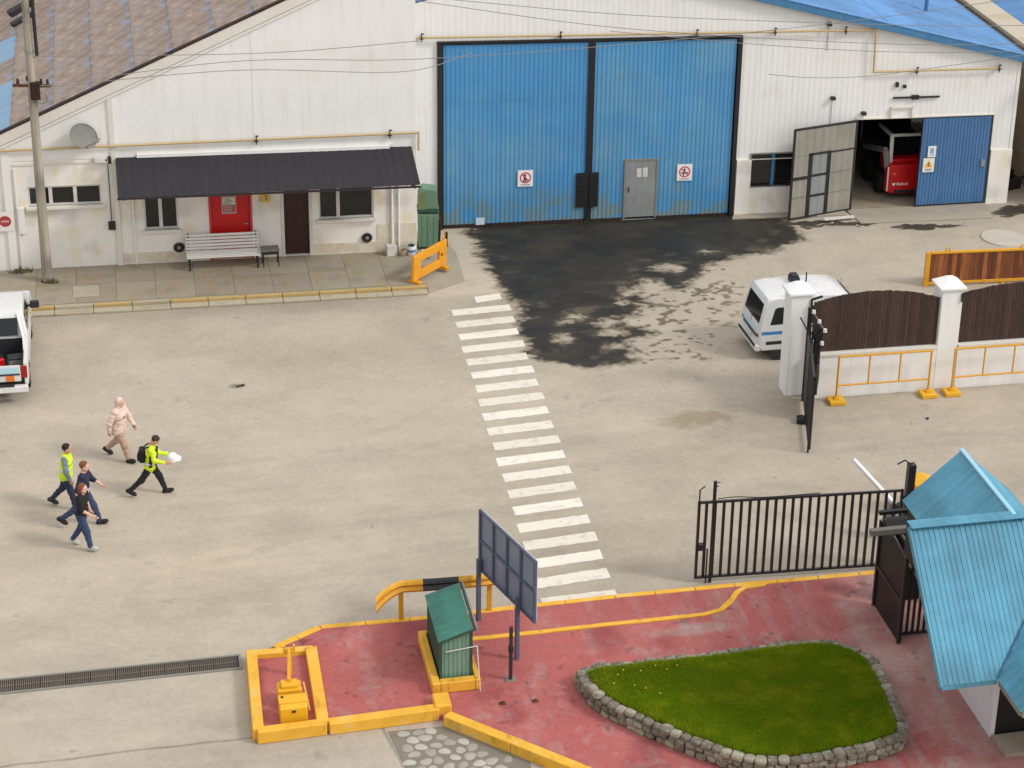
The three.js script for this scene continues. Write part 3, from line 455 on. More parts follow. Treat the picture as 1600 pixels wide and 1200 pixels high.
  const nt = plate('notice', 0.42, 0.55, [-11.36, 1.86, 1.935], canvasTex(128, 168, (k, w, h) => { k.fillStyle = '#a89a92'; k.fillRect(0, 0, w, h); k.fillStyle = '#d9d2c8'; k.fillRect(10, 14, 108, 62); k.fillStyle = '#6d5f58'; for (let i = 0; i < 4; i++) k.fillRect(18, 24 + i * 13, 60 + 30 * ((i * 7) % 3) / 2, 6); k.fillStyle = '#a04848'; k.fillRect(10, 86, 108, 66); k.fillStyle = '#c9a6a0'; for (let i = 0; i < 4; i++) k.fillRect(18, 94 + i * 14, 84 - 14 * (i % 2), 6); }), t);
  mk('handle', [rod([-10.95, 1.25, 1.96], [-10.83, 1.25, 1.96], 0.02)], M.galv, rd);
  const dd = mk('door', [span(-9.77, -9.03, 0.16, 2.4, 1.8, 1.86)], M.darkDoor, t, 'dark brown panelled door');
  for (const y of [0.3, 0.95, 1.6]) mk('door_panel', [span(-9.68, -9.43, y, y + 0.55, 1.86, 1.875, 0.006), span(-9.37, -9.12, y, y + 0.55, 1.86, 1.875, 0.006)], M.darkDoor, dd);
  mk('door_frame', [span(-9.86, -9.77, 0.15, 2.4, 1.8, 2.03), span(-9.03, -8.94, 0.15, 2.4, 1.8, 2.03)], M.offWhite, dd);
  // awning
  const aw = new THREE.Group(); aw.name = 'awning'; aw.userData.label = 'long sloping black awning over the doors'; t.add(aw);
  const sl = Math.hypot(1.9, 0.55), AV = [0, 0.55 / sl, -1.9 / sl];
  for (let i = 0; i < 8; i++) { const a = -14.5 + i * 1.069; mk('awning_sheet', sheet([0, 2.95 + (i % 2) * 0.003 + i * 0.004, 3.92], [1, 0, 0], AV, a, a + 1.072, 0, sl, 0.267, 0.005), M.awning, aw); }
  mk('awning_edge', [span(-14.52, -5.94, 2.9, 2.955, 3.9, 3.94)], M.dark, aw);
  mk('flashing', [span(-13.9, -6.6, 3.5, 3.6, 2.03, 2.1), span(-13.9, -6.5, 3.6, 3.64, 2.03, 2.06)], M.white, aw);
  for (const x of [-14.35, -11.9, -9.4, -6.1]) mk('bracket', [beam([x, 2.88, 3.85], [x, 2.45, 2.04], 0.05, 0.05), beam([x, 2.88, 3.88], [x, 3.44, 2.05], 0.04, 0.05)], M.dark, aw);
  for (const [x, y] of [[-12.86, 0.62], [-7.32, 0.64]]) { const v = mk('wall_vent', [new THREE.TorusGeometry(0.125, 0.035, 8, 20).translate(x, y, 2.05), new THREE.CylinderGeometry(0.13, 0.13, 0.03, 16).rotateX(Math.PI / 2).translate(x, y, 2.05)], M.dark, t); mk('vent_hub', new THREE.SphereGeometry(0.06, 10, 8).scale(1, 1, 0.5).translate(x, y, 2.08), M.grey, v); }
  mk('junction_box', [bx(0.2, 0.24, 0.12, -14.72, 1.3, 2.06, 0.01), rod([-14.72, 1.54, 2.03], [-14.72, 3.3, 2.03], 0.012)], M.dark, t);
  mk('flood_lamp', [bx(0.36, 0.14, 0.16, -14.9, 3.42, 2.12, 0.01), rod([-14.74, 3.5, 2.0], [-14.74, 3.5, 2.2], 0.04)], M.offWhite, t); mk('lamp_head', bx(0.1, 0.2, 0.14, -14.66, 3.38, 2.14, 0.02), M.dark, t);
  for (const [x, r] of [[-14.1, 0.03], [-6.55, 0.045], [-6.35, 0.035]]) mk('downpipe', rod([x, 0.15, 2.05], [x, 2.92, 2.05], r), M.white, t);
  plate('yellow_notice', 0.3, 0.26, [-10.32, 2.06, 2.02], canvasTex(96, 80, (k, w, h) => { k.fillStyle = '#c9b457'; k.fillRect(0, 0, w, h); k.fillStyle = '#7a5a20'; k.fillRect(56, 12, 12, 46); k.fillStyle = '#d8a878'; k.fillRect(12, 14, 34, 44); }), t);
  plate('round_sign', 0.5, 0.62, [-17.66, 1.7, 2.07], canvasTex(100, 124, (k, w, h) => { k.fillStyle = '#e8e2da'; k.fillRect(0, 0, w, h); k.fillStyle = '#a8383c'; k.beginPath(); k.arc(50, 62, 34, 0, 7); k.fill(); k.fillStyle = '#cfa0a0'; k.fillRect(28, 56, 44, 12); }), t);
  mk('conduit', [rod([-17.3, 0.15, 2.05], [-17.3, 3.3, 2.05], 0.03), bx(0.18, 0.8, 0.1, -17.2, 1.3, 2.06, 0.01)], M.white, t);
  mk('roof_cowl', [beam([-18.6, 5.4, -10.4], [-16.4, 6.25, -11.2], 0.7, 0.5, 0.08)], M.dark, t, 'dark cowl on the old roof'); mk('roof_cowl', [beam([-17.5, 5.0, -8.0], [-16.75, 5.35, -8.3], 0.3, 0.22, 0.05), beam([-17.4, 4.95, -6.9], [-16.75, 5.25, -7.2], 0.22, 0.16, 0.04)], M.dark, t);
  mk('roof_pipe', [beam([-18, 5.05, -8.9], [-17.2, 5.4, -9.3], 0.18, 0.16, 0.03)], M.galv, t);
}
// gas pipes on brackets along both fronts
function pipeRun(label, pts, brackets, z, m) {
  const t = thing('wall_pipe', label, 'pipe'); const g = [];
  for (let i = 0; i + 1 < pts.length; i++) g.push(rod(pts[i], pts[i + 1], 0.035)); for (const p of pts) g.push(new THREE.SphereGeometry(0.04, 8, 6).translate(...p)); mk('pipe', g, m, t);
  for (const [x, y] of brackets) mk('bracket', [bx(0.03, 0.26, 0.03, x, y - 0.13, z + 0.04), bx(0.12, 0.05, z - (z > 1.5 ? 2.0 : 0) + 0.06, x, y - 0.06, (z > 1.5 ? 2.0 : 0) + (z - (z > 1.5 ? 2 : 0)) / 2), bx(0.09, 0.03, 0.05, x + 0.02, y + 0.1, z + 0.02)], M.dark, t);
}
pipeRun('thin cream pipe running along the white workshop above the black awning', [[-20, 3.84, 2.12], [-5.74, 3.99, 2.12], [-5.74, 3.45, 2.12]], [[-10.5, 3.94], [-6.6, 3.98]], 2.12, M.cream);
pipeRun('long cream pipe above the blue gate stepping down over the garage', [[-5.55, 6.35, 0.16], [9.4, 6.29, 0.16], [9.44, 4.87, 0.16], [14.0, 4.88, 0.16]], [[-5.35, 6.36], [-1.05, 6.33], [3.35, 6.31], [5.95, 6.31], [8.35, 6.3], [10.95, 4.87], [13.9, 4.88]], 0.16, M.cream);

// utility pole
{
  const t = thing('utility_pole', 'tall slender weathered utility pole on the sidewalk, upper left', 'utility pole', [-16.6, 0.14, 3.0]);
  t.rotation.z = -0.004;
  mk('pole', [new THREE.CylinderGeometry(0.085, 0.15, 11, 14).translate(0, 5.5, 0)], mat(C(196, 190, 176), 0.85, { map: rep(T_wood, 0.4) }), t);
  mk('cross_arm', [beam([-0.5, 5.95, 0.05], [0.5, 5.9, 0.02], 0.06, 0.08)], M.rust, t);
  for (const [x, y] of [[-0.36, 6.02], [-0.1, 6.1], [0.25, 6.0], [0.42, 5.98]]) mk('insulator', [new THREE.CylinderGeometry(0.03, 0.045, 0.14, 8).translate(x, y + 0.05, 0.04)], M.dark, t);
  mk('cable_box', [bx(0.26, 0.5, 0.2, 0.08, 5.55, 0.1, 0.03)], mat(C(120, 104, 70), 0.8, { map: rep(T_rust, 0.8) }), t);
  mk('cable_coil', [new THREE.TorusGeometry(0.16, 0.03, 6, 18).translate(0.24, 5.6, 0.12)], M.cable, t);
  mk('cable_riser', [rod([0.2, 6.8, 0.05], [0.17, 11, 0.02], 0.05)], M.dark, t);
  mk('steel_band', [new THREE.CylinderGeometry(0.122, 0.124, 0.09, 14).translate(0, 6.9, 0), new THREE.CylinderGeometry(0.112, 0.113, 0.06, 14).translate(0, 7.8, 0)], M.galv, t);
  mk('base_collar', [new THREE.CylinderGeometry(0.17, 0.24, 0.1, 14)], mat(C(70, 60, 44), 0.95), t);
}
// overhead cables
{
  const lines = [
    [[-16.5, 6.05, 3.1], [-11, 6.62, 3], [-6.1, 6.55, 3], [1, 6.9, 3], [9, 7.6, 3], [22, 9.3, 3]], [[-16.5, 6.0, 3.05], [-11, 6.35, 3], [-6.1, 6.2, 3], [-4, 6.15, 1.2]],
    [[-5.9, 8.3, 3], [-0.5, 7.45, 3], [5.4, 6.9, 3], [11, 6.6, 3], [22, 6.7, 3]], [[-5.2, 8.35, 3], [0, 7.8, 3], [5.6, 7.45, 3], [12, 7.2, 3], [22, 7.3, 3]],
    [[-16.5, 6.9, 3], [-10, 6.85, 3], [-5.8, 7.1, 3]], [[4.9, 5.8, 3], [6.2, 5.66, 3], [7.9, 5.64, 3], [9.3, 5.75, 3], [22, 7.2, 3]],
    [[0, 7.1, 2.4], [5, 6.55, 2.4], [10, 6.2, 2.4], [22, 6.2, 2.4]]];
  const words = ['thin dark cable from the pole across both facades', 'thin dark cable from the pole ending at the blue gate corner', 'sagging cable crossing high over the blue gate', 'upper sagging cable above the blue gate', 'short cable high on the workshop gable', 'low cable right of the blue gate', 'middle cable over the right leaf of the gate'];
  lines.forEach((p, i) => { const c = mk('overhead_cable', tube(p, 0.011, 60, 5), M.cable); c.name = numbered('overhead_cable'); c.userData = { label: words[i], category: 'cable', kind: 'thing', group: 'overhead cables before the facades' }; });
}
// satellite dish
{
  const t = thing('satellite_dish', 'grey satellite dish on the workshop gable at upper left', 'satellite dish', [-15.35, 4.3, 2.25]);
  const pts = []; for (let i = 0; i <= 8; i++) { const r = 0.44 * i / 8; pts.push(new THREE.Vector2(r, 0.35 * r * r)); }
  const d = mk('reflector', [new THREE.LatheGeometry(pts, 28).scale(1, 1, 0.86), new THREE.TorusGeometry(0.42, 0.012, 6, 28).rotateX(Math.PI / 2).scale(1, 1, 0.86).translate(0, 0.062, 0)], mat(C(128, 127, 120), 0.7, { map: rep(T_grain, 1) }), t);
  d.rotation.set(1.0, 0, -0.55); d.position.set(0, 0, 0.12);
  mk('feed_arm', [rod([0.02, -0.3, 0.22], [0.42, 0.02, 0.62], 0.015)], M.grey, t); mk('receiver', [rod([0.38, -0.02, 0.6], [0.45, 0.08, 0.54], 0.05, 0.04)], M.grey, t);
  mk('mount', [rod([0, 0, 0.12], [0, -0.1, -0.2], 0.03), rod([0, -0.1, -0.2], [0, -0.4, -0.2], 0.025), bx(0.2, 0.2, 0.02, 0, -0.25, -0.22)], M.galv, t);
}
// bench, table, and small things on the sidewalk
{
  const t = thing('bench', 'white slatted bench against the wall below the red door', 'bench', [-11.62, 0.148, 2.52]);
  const m = mat(C(232, 228, 222), 0.7, { map: rep(T_grain, 0.9) });
  for (let i = 0; i < 5; i++) mk('slat', beam([-1.06, 0.42 + 0.012 * i, 0.3 - i * 0.1], [1.06, 0.42 + 0.012 * i, 0.3 - i * 0.1], 0.078, 0.025, 0.006), m, t, 'seat slat');
  for (let i = 0; i < 5; i++) mk('slat', beam([-1.06, 0.52 + 0.095 * i, -0.2 - i * 0.022], [1.06, 0.52 + 0.095 * i, -0.2 - i * 0.022], 0.025, 0.078, 0.006), m, t, 'back slat');
  for (const x of [-0.98, 0.98]) { mk('leg', beam([x, 0, 0.28], [x, 0.41, 0.28], 0.05, 0.05), M.dark, t); mk('leg', beam([x, 0, -0.18], [x, 0.96, -0.31], 0.05, 0.05), M.dark, t); mk('stretcher', beam([x, 0.38, 0.3], [x, 0.42, -0.22], 0.05, 0.05), M.dark, t); }
  const s = thing('small_table', 'small grey metal table beside the white bench', 'table', [-10.26, 0.148, 2.62], 0.05);
  mk('tabletop', [bx(0.52, 0.045, 0.42, 0, 0.5, 0, 0.012)], mat(C(118, 116, 106), 0.7, { map: rep(T_grain, 1) }), s); mk('apron', [span(-0.23, 0.23, 0.4, 0.5, 0.16, 0.18), span(-0.23, 0.23, 0.4, 0.5, -0.18, -0.16)], M.dark, s);
  for (const [x, z] of [[-0.22, -0.17], [0.22, -0.17], [-0.22, 0.17], [0.22, 0.17]]) mk('leg', rod([x, 0, z], [x, 0.5, z], 0.018), M.dark, s);
  const b = thing('box', 'white carton on the sidewalk under the right window, leftmost of the small things', 'box', [-6.62, 0.148, 2.3], 0.1);
  mk('carton', [bx(0.3, 0.3, 0.26, 0, 0, 0, 0.006)], M.offWhite, b); mk('flap', [bx(0.29, 0.012, 0.13, 0, 0.3, 0.066), bx(0.29, 0.012, 0.12, 0, 0.302, -0.067)], M.offWhite, b);
  const p = thing('pail', 'small tan pail between the white carton and the white bucket', 'pail', [-6.3, 0.148, 2.42]);
  mk('body', [new THREE.LatheGeometry([[0, 0], [0.1, 0], [0.125, 0.2], [0.118, 0.2], [0.095, 0.02]].map((q) => new THREE.Vector2(...q)), 18)], mat(C(178, 160, 128), 0.8), p); mk('handle', new THREE.TorusGeometry(0.12, 0.006, 5, 16, Math.PI).translate(0, 0.2, 0), M.dark, p);
  const k = thing('bucket', 'white lidded paint bucket near the green bin', 'bucket', [-6.02, 0.148, 2.4]);
  mk('body', [new THREE.LatheGeometry([[0, 0], [0.12, 0], [0.145, 0.3], [0, 0.3]].map((q) => new THREE.Vector2(...q)), 20)], mat(C(214, 218, 226), 0.5), k); mk('lid', new THREE.CylinderGeometry(0.1, 0.1, 0.03, 18).translate(0, 0.315, 0), M.dark, k); mk('print_band', new THREE.CylinderGeometry(0.137, 0.13, 0.08, 20, 1, true).translate(0, 0.16, 0), mat(C(96, 112, 150), 0.5), k);
  const c = thing('box', 'flat white box by the foot of the green bin', 'box', [-5.55, 0.148, 2.45], -0.15); mk('carton', [bx(0.34, 0.13, 0.24, 0, 0, 0, 0.006)], M.offWhite, c); mk('flap', bx(0.33, 0.01, 0.11, 0, 0.13, 0.05), M.offWhite, c);
}
{ // green bin
  const t = thing('green_bin', 'green metal bin with sloping lid between the workshop and the gate', 'bin', [-5.38, 0.148, 1.55], -0.12);
  t.scale.set(0.94, 0.95, 0.94);
  mk('body', [ext([[-0.32, 0], [0.3, 0], [0.34, 1.15], [-0.34, 1.15]], 0.6, { bevel: 0.015 }).translate(0, 0, -0.3)], M.greenBin, t);
  mk('lid', [ext([[-0.3, 1.2], [0.36, 1.2], [0.33, 1.22], [0.33, 1.3], [-0.33, 1.3], [-0.36, 1.22]], 0.66, { bevel: 0.01 }).translate(0, 0, -0.33)], M.greenDark, t);
  mk('hood', [ext([[-0.33, 1.3], [0.33, 1.3], [0.26, 1.95], [-0.18, 2.0], [-0.33, 1.78]], 0.56, { bevel: 0.02 }).translate(0, 0, -0.3)], M.greenBin, t); mk('side_flap', [ext([[-0.35, 1.3], [-0.08, 1.3], [-0.12, 1.9], [-0.2, 1.96], [-0.35, 1.76]], 0.05, { bevel: 0.01 }).translate(0, 0, 0.262)], M.olive, t, 'olive flap');
  for (let k = 0; k < 3; k++) mk('rib', [bx(0.03, 1.0, 0.03, -0.2 + k * 0.2, 0.08, 0.305)], M.greenBin, t);
}
{ // yellow barrier at the sidewalk end
  const t = thing('safety_barrier', 'orange yellow plastic barrier standing across the end of the sidewalk', 'barrier', [-5.72, 0.1, 4.05]);
  t.rotation.y = 0.83; // local x runs from the near left end to the far right end
  mk('panel', [ext([[-0.9, 0.12], [0.86, 0.12], [0.9, 0.92], [-0.84, 0.92]], 0.1, { bevel: 0.02, holes: [[[-0.5, 0.38], [-0.46, 0.66], [0.52, 0.66], [0.48, 0.38]]] }).translate(0, 0, -0.05)], M.orange, t);
  for (const x of [-0.75, 0.7]) mk('foot', [bx(0.16, 0.12, 0.42, x, 0, 0, 0.02)], M.orange, t);
  mk('post', [rod([0.82, 0.9, 0], [0.84, 1.2, 0], 0.02), rod([0.62, 0.9, 0], [0.62, 1.1, 0], 0.02)], M.orange, t); mk('reflector', bx(0.08, 0.08, 0.02, 0.6, 0.48, 0.055), M.lampRed, t);
  const r = thing('rusty_post', 'short rusty guard post beside the left edge of the blue gate', 'post', [-4.98, 0.02, 1.1]); mk('post', [rod([0, 0, 0], [0, 0.75, 0], 0.06), rod([0.16, 0, 0.5], [0.16, 0.5, 0.5], 0.04)], mat(C(96, 58, 42), 0.9, { map: rep(T_rust, 0.8) }), r); mk('cap', new THREE.SphereGeometry(0.062, 10, 6).translate(0, 0.75, 0), M.rust, r);
}
// weeds by the wall
{ const wm = mat(C(88, 84, 50), 0.9), w2 = mat(C(104, 92, 58), 0.9);
  for (const [x, z, r, n, label] of [[-17.35, 2.2, 0.34, 90, 'clump of dry green weeds at the foot of the workshop wall'], [-16.45, 3.15, 0.2, 50, 'small dry weed tuft at the foot of the utility pole']]) {
    const t = thing('weed_clump', label, 'weeds', [x, 0.148, z]); const g = [[], []];
    for (let i = 0; i < n; i++) { const a = rr(0, 6.28), q = r * Math.sqrt(rnd()), h = rr(0.06, 0.2); const b = new THREE.ConeGeometry(0.016, h, 3).translate(0, h / 2, 0).rotateZ(rr(-0.8, 0.8)).rotateY(a).translate(Math.cos(a) * q, 0, Math.sin(a) * q * 0.5); g[i % 2].push(b); }
    mk('leaf', g[0], wm, t).userData.kind = 'stuff'; mk('stem', g[1], w2, t).userData.kind = 'stuff'; } }

// ------------------------------------------------------------------ boundary wall on the right, with plank panels
{
  const t = thing('boundary_wall', 'low white wall with pillars and arched brown plank panels at the right', 'wall');
  const Z = 13.75;
  const pillar = (x, z, w) => { const g = mk('pillar', [bx(w, 3.0, w, x, 0, z, 0.03)], M.white, t); mk('pillar_cap', [new THREE.CylinderGeometry(0.14, (w + 0.14) * 0.707, 0.2, 4, 1).rotateY(Math.PI / 4).translate(x, 3.16, z), bx(w + 0.14, 0.06, w + 0.14, x, 3.0, z, 0.012)], M.white, g);
    mk('lamp_bracket', [beam([x + w / 2 - 0.03, 2.86, z + w / 2 + 0.02], [x + w / 2 - 0.03, 2.64, z + w / 2 + 0.04], 0.05, 0.04), beam([x + w / 2 - 0.04, 2.86, z + w / 2 + 0.02], [x + w / 2 + 0.26, 2.96, z + w / 2 + 0.05], 0.05, 0.05)], M.blackPaint, g); };
  pillar(2.86, 13.32, 0.6); pillar(7.12, 13.55, 0.62); pillar(11.5, 13.6, 0.62); pillar(15.9, 13.6, 0.62);
  for (const [a, b] of [[3.17, 6.8], [7.44, 11.18], [11.82, 15.6]]) {
    mk('wall_base', [span(a, b, 0, 1.26, Z - 0.12, Z + 0.12)], M.white, t); mk('coping', [span(a, b, 1.262, 1.34, Z - 0.16, Z + 0.16, 0.01)], M.trim, t);
    const n = Math.round((b - a) / 0.095);
    for (let i = 0; i < n; i++) { const x0 = lerp(a, b, i / n), x1 = lerp(a, b, (i + 1) / n) - 0.006, f = (i + 0.5) / n, top = 2.72 + 0.34 * Math.pow(Math.sin(Math.PI * clamp(f * 0.94 + 0.06)), 0.75) + rr(-0.012, 0.012);
      mk('plank', span(x0, x1, 1.36, top, Z - 0.02 + rr(-0.006, 0.006), Z + 0.015, 0), M.brownPlank[Math.floor(rnd() * 4)], t); }
    mk('panel_rail', [span(a, b, 1.5, 1.6, Z - 0.07, Z - 0.03), span(a, b, 2.4, 2.5, Z - 0.07, Z - 0.03)], M.dark, t);
  }
}
// yellow crowd rails standing along that wall
{
  const rail = (label, x, z) => {
    const t = thing('crowd_rail', label, 'barrier', [x, 0, z], 0, 'yellow tube rails along the white wall');
    const A = [0, 0.5, 0], top = 1.38, L = 2.68;
    mk('frame', [rod([0, top, 0], [L, top, 0], 0.03), rod([0, 0.52, 0], [L, 0.52, 0], 0.026), rod([0, 0.12, 0], [0, top, 0], 0.03), rod([L, 0.12, 0], [L, top, 0], 0.03), new THREE.SphereGeometry(0.03, 8, 6).translate(0, top, 0), new THREE.SphereGeometry(0.03, 8, 6).translate(L, top, 0)], M.yellowDirty, t);
    for (const f of [1 / 3, 2 / 3]) mk('upright', rod([L * f, 0.52, 0], [L * f, top, 0], 0.024), M.yellowDirty, t);
    for (const q of [0, L]) mk('foot', [bx(0.46, 0.13, 0.42, q, 0, 0, 0.03), bx(0.14, 0.06, 0.14, q, 0.13, 0, 0.01)], M.yellow, t);
    return t;
  };
  const a = rail('left yellow tube rail with block feet before the white wall', 3.84, 14.22);
  copy(a, 'right yellow tube rail with block feet, cut by the picture edge', [7.22, 0, 14.22]);
}
// rusty panel in a yellow frame behind the wall
{
  const t = thing('steel_panel', 'rusty brown upright panel in a yellow steel frame behind the boundary wall', 'panel', [9.19, 0, 6.75], -0.03);
  const L = 6.2, H = 1.14;
  for (let i = 0; i < 40; i++) mk('board', span(0.14 + i * (L - 0.28) / 40, 0.14 + (i + 1) * (L - 0.28) / 40 - 0.006, 0.14, H - 0.06, -0.02 + rr(-0.008, 0.008), 0.02), M.deck[Math.floor(rnd() * 4)], t);
  mk('frame', [span(0, 0.15, 0, H, -0.05, 0.05, 0.01), span(L - 0.14, L, 0, H, -0.05, 0.05, 0.01), span(0.15, L - 0.14, H - 0.06, H + 0.01, -0.05, 0.05, 0.01), span(0.15, L - 0.14, 0.06, 0.15, -0.05, 0.05, 0.01)], M.yellowDirty, t);
  for (const x of [0.7, 3.2]) mk('lifting_lug', [new THREE.TorusGeometry(0.07, 0.025, 6, 14).translate(x, H + 0.06, 0)], M.yellowDirty, t);
  for (const x of [0.7, 2.6, 4.5]) mk('strut', [beam([x, H - 0.1, -0.05], [x, 0.03, -0.75], 0.06, 0.06), span(x - 0.04, x + 0.04, 0, 0.06, -0.78, 0.1)], M.yellowDirty, t);
}
// ------------------------------------------------------------------ black road gates
function barGate(t, L, H, pitch, bar = 0.042) { // bars from the hinge at local x = 0
  mk('frame', [span(0, L, H - 0.05, H, -0.03, 0.03), span(0, L, 0.1, 0.15, -0.03, 0.03), span(0, 0.06, 0.1, H, -0.032, 0.032), span(L - 0.06, L, 0.1, H, -0.032, 0.032)], M.blackPaint, t);
  const n = Math.round(L / pitch), g = ready(span(-bar / 2, bar / 2, 0.15, H - 0.05, -0.02, 0.02)); for (let i = 1; i < n; i++) { const b = mk('bar', g, M.blackPaint, t); b.position.x = i * L / n; }
}
{
  const t = thing('bar_gate', 'black vertical bar gate closed along the edge of the red pavement', 'gate', [2.42, 0.02, 23.0], Math.PI);
  t.rotation.y = Math.PI - 0.055; barGate(t, 4.86, 2.1, 0.2, 0.066);
  mk('post', [span(4.46, 4.53, 0.0, 2.62, -0.06, 0.0)], M.blackPaint, t); mk('spike_arm', [beam([4.5, 2.6, 0], [4.35, 2.5, 0.1], 0.02, 0.02), beam([4.5, 2.45, 0], [4.38, 2.42, 0.1], 0.02, 0.02), beam([4.83, 2.05, 0], [4.83, 2.4, 0], 0.03, 0.03), beam([4.83, 2.4, 0], [4.7, 2.46, 0.05], 0.02, 0.02)], M.blackPaint, t);
  mk('lock_box', [span(4.66, 4.82, 0.85, 1.0, -0.06, 0.06)], M.blackPaint, t); mk('drop_bolt', [rod([4.6, 0.0, -0.06], [4.6, 0.9, -0.06], 0.02)], M.blackPaint, t); mk('top_wire', tube([[4.4, 2.15, 0], [4.0, 2.16, 0.02], [3.4, 2.12, 0], [2, 2.13, 0.01]], 0.012, 30, 5), M.dark, t);
  const p = thing('gate_post', 'thick black gate post with bent arm beside the blue roofed gatehouse', 'post', [2.56, 0.05, 23.0]);
  mk('post', [span(-0.09, 0.09, 0, 2.72, -0.09, 0.09, 0.01)], M.blackPaint, p); mk('arm', [beam([0, 2.7, 0], [-0.2, 2.86, 0.05], 0.03, 0.03), beam([-0.2, 2.86, 0.05], [-0.4, 2.8, 0.1], 0.025, 0.025)], M.blackPaint, p); mk('hinge', [span(-0.2, -0.09, 0.5, 0.58, -0.04, 0.04), span(-0.2, -0.09, 1.8, 1.88, -0.04, 0.04)], M.blackPaint, p);
  const g = thing('bar_gate', 'black bar gate seen edge on, swung open at the end pillar', 'gate', [3.0, 0.02, 13.95], -1.31);
  g.rotation.y = -Math.PI / 2 - 0.262; barGate(g, 3.15, 2.15, 0.19, 0.045);
  mk('sheet_panel', [span(0.05, 1.25, 0.16, 2.1, 0.02, 0.03)], M.black, g);
  { const c = new THREE.BoxGeometry(0.46, 2.0, 0.2, 10, 16, 5), p = c.attributes.position; for (let i = 0; i < p.count; i++) { const x = p.getX(i), y = p.getY(i), z = p.getZ(i), k = 0.75 + 0.3 * fb(x * 3 + 5, y * 2.2, 2) - 0.25 * sm(-0.2, -1.05, y); p.setXYZ(i, x * k, y, z * k + 0.05 * Math.sin(y * 3 + x * 9)); } c.computeVertexNormals(); mk('hanging_tarpaulin', c.translate(0.45, 1.45, -0.2), M.black, g, 'black tarpaulin bundle hung on the gate'); }
  mk('post', [span(-0.06, 0.06, 0, 2.75, -0.06, 0.06)], M.blackPaint, g); mk('drop_bolt', [rod([3.12, 0, 0.03], [3.12, 2.2, 0.03], 0.028)], M.blackPaint, g);
  mk('wheel_block', [bx(0.3, 0.14, 0.42, 1.35, 0, 0.04, 0.03), new THREE.CylinderGeometry(0.1, 0.1, 0.08, 14).rotateX(Math.PI / 2).translate(1.35, 0.1, 0.12)], M.black, g);
  mk('brace', [beam([0.1, 0.4, -0.05], [1.4, 2.0, -0.05], 0.03, 0.04), beam([0.4, 0.9, -0.07], [0.9, 2.2, -0.07], 0.03, 0.03), beam([1.2, 0.9, -0.06], [0.7, 1.9, -0.06], 0.025, 0.03)], M.galv, g);
  for (const [x, y, z] of [[0.2, 2.72, -0.08], [0.55, 2.6, -0.22], [0.9, 2.5, -0.36], [0.95, 2.15, -0.3]]) mk('insulator', [new THREE.CylinderGeometry(0.045, 0.055, 0.09, 10).translate(x, y, z)], M.offWhite, g);
  mk('outrigger', [beam([0.1, 2.1, 0], [0.2, 2.7, -0.08], 0.03, 0.03), beam([0.4, 2.1, 0], [0.55, 2.6, -0.22], 0.03, 0.03), beam([0.7, 2.1, 0], [0.9, 2.48, -0.36], 0.03, 0.03), beam([0.3, 2.1, 0], [0.1, 2.5, 0.26], 0.03, 0.03), beam([1.0, 1.3, 0], [1.15, 1.7, -0.26], 0.04, 0.03)], M.blackPaint, g);
  mk('wire', [tube([[0.2, 2.7, -0.08], [0.55, 2.58, -0.22], [0.9, 2.48, -0.36]], 0.012, 12, 5), tube([[0.0, 2.2, 0.1], [0.2, 1.9, -0.14], [0.5, 1.6, -0.1], [0.9, 1.2, -0.12]], 0.014, 20, 5), tube([[0.2, 2.3, -0.1], [0.6, 1.8, -0.12], [0.7, 1.3, -0.1]], 0.014, 20, 5)], M.grey, g);
}
// raised boom and yellow cabinet beyond the gate
{
  const t = thing('boom_barrier', 'raised white barrier boom on a short stand behind the black gate', 'barrier', [2.75, 0, 21.6]);
  mk('stand', [bx(0.2, 1.0, 0.2, 0, 0, 0, 0.015)], M.grey, t); mk('boom', [beam([0, 1.0, 0], [-0.75, 1.75, -0.9], 0.1, 0.09, 0.01)], M.white, t); mk('counterweight', [bx(0.24, 0.2, 0.14, 0.12, 0.82, 0.12, 0.01)], M.dark, t); mk('lamp', [new THREE.SphereGeometry(0.05, 10, 8).translate(0, 1.05, 0.12)], M.lampClear, t);
  const y = thing('cabinet', 'small yellow cabinet just behind the pointed blue roof', 'cabinet', [3.9, 0, 20.6], 0.15);
  mk('body', [bx(0.55, 0.85, 0.45, 0, 0.05, 0, 0.02)], M.yellow, y); mk('lid', [ext([[-0.31, 0.9], [0.31, 0.9], [0.31, 0.94], [0.05, 1.06], [-0.31, 0.97]], 0.5, { bevel: 0.01 }).translate(0, 0, -0.25)], M.yellow, y); mk('base', [bx(0.6, 0.05, 0.5, 0, 0, 0)], M.dark, y);
}

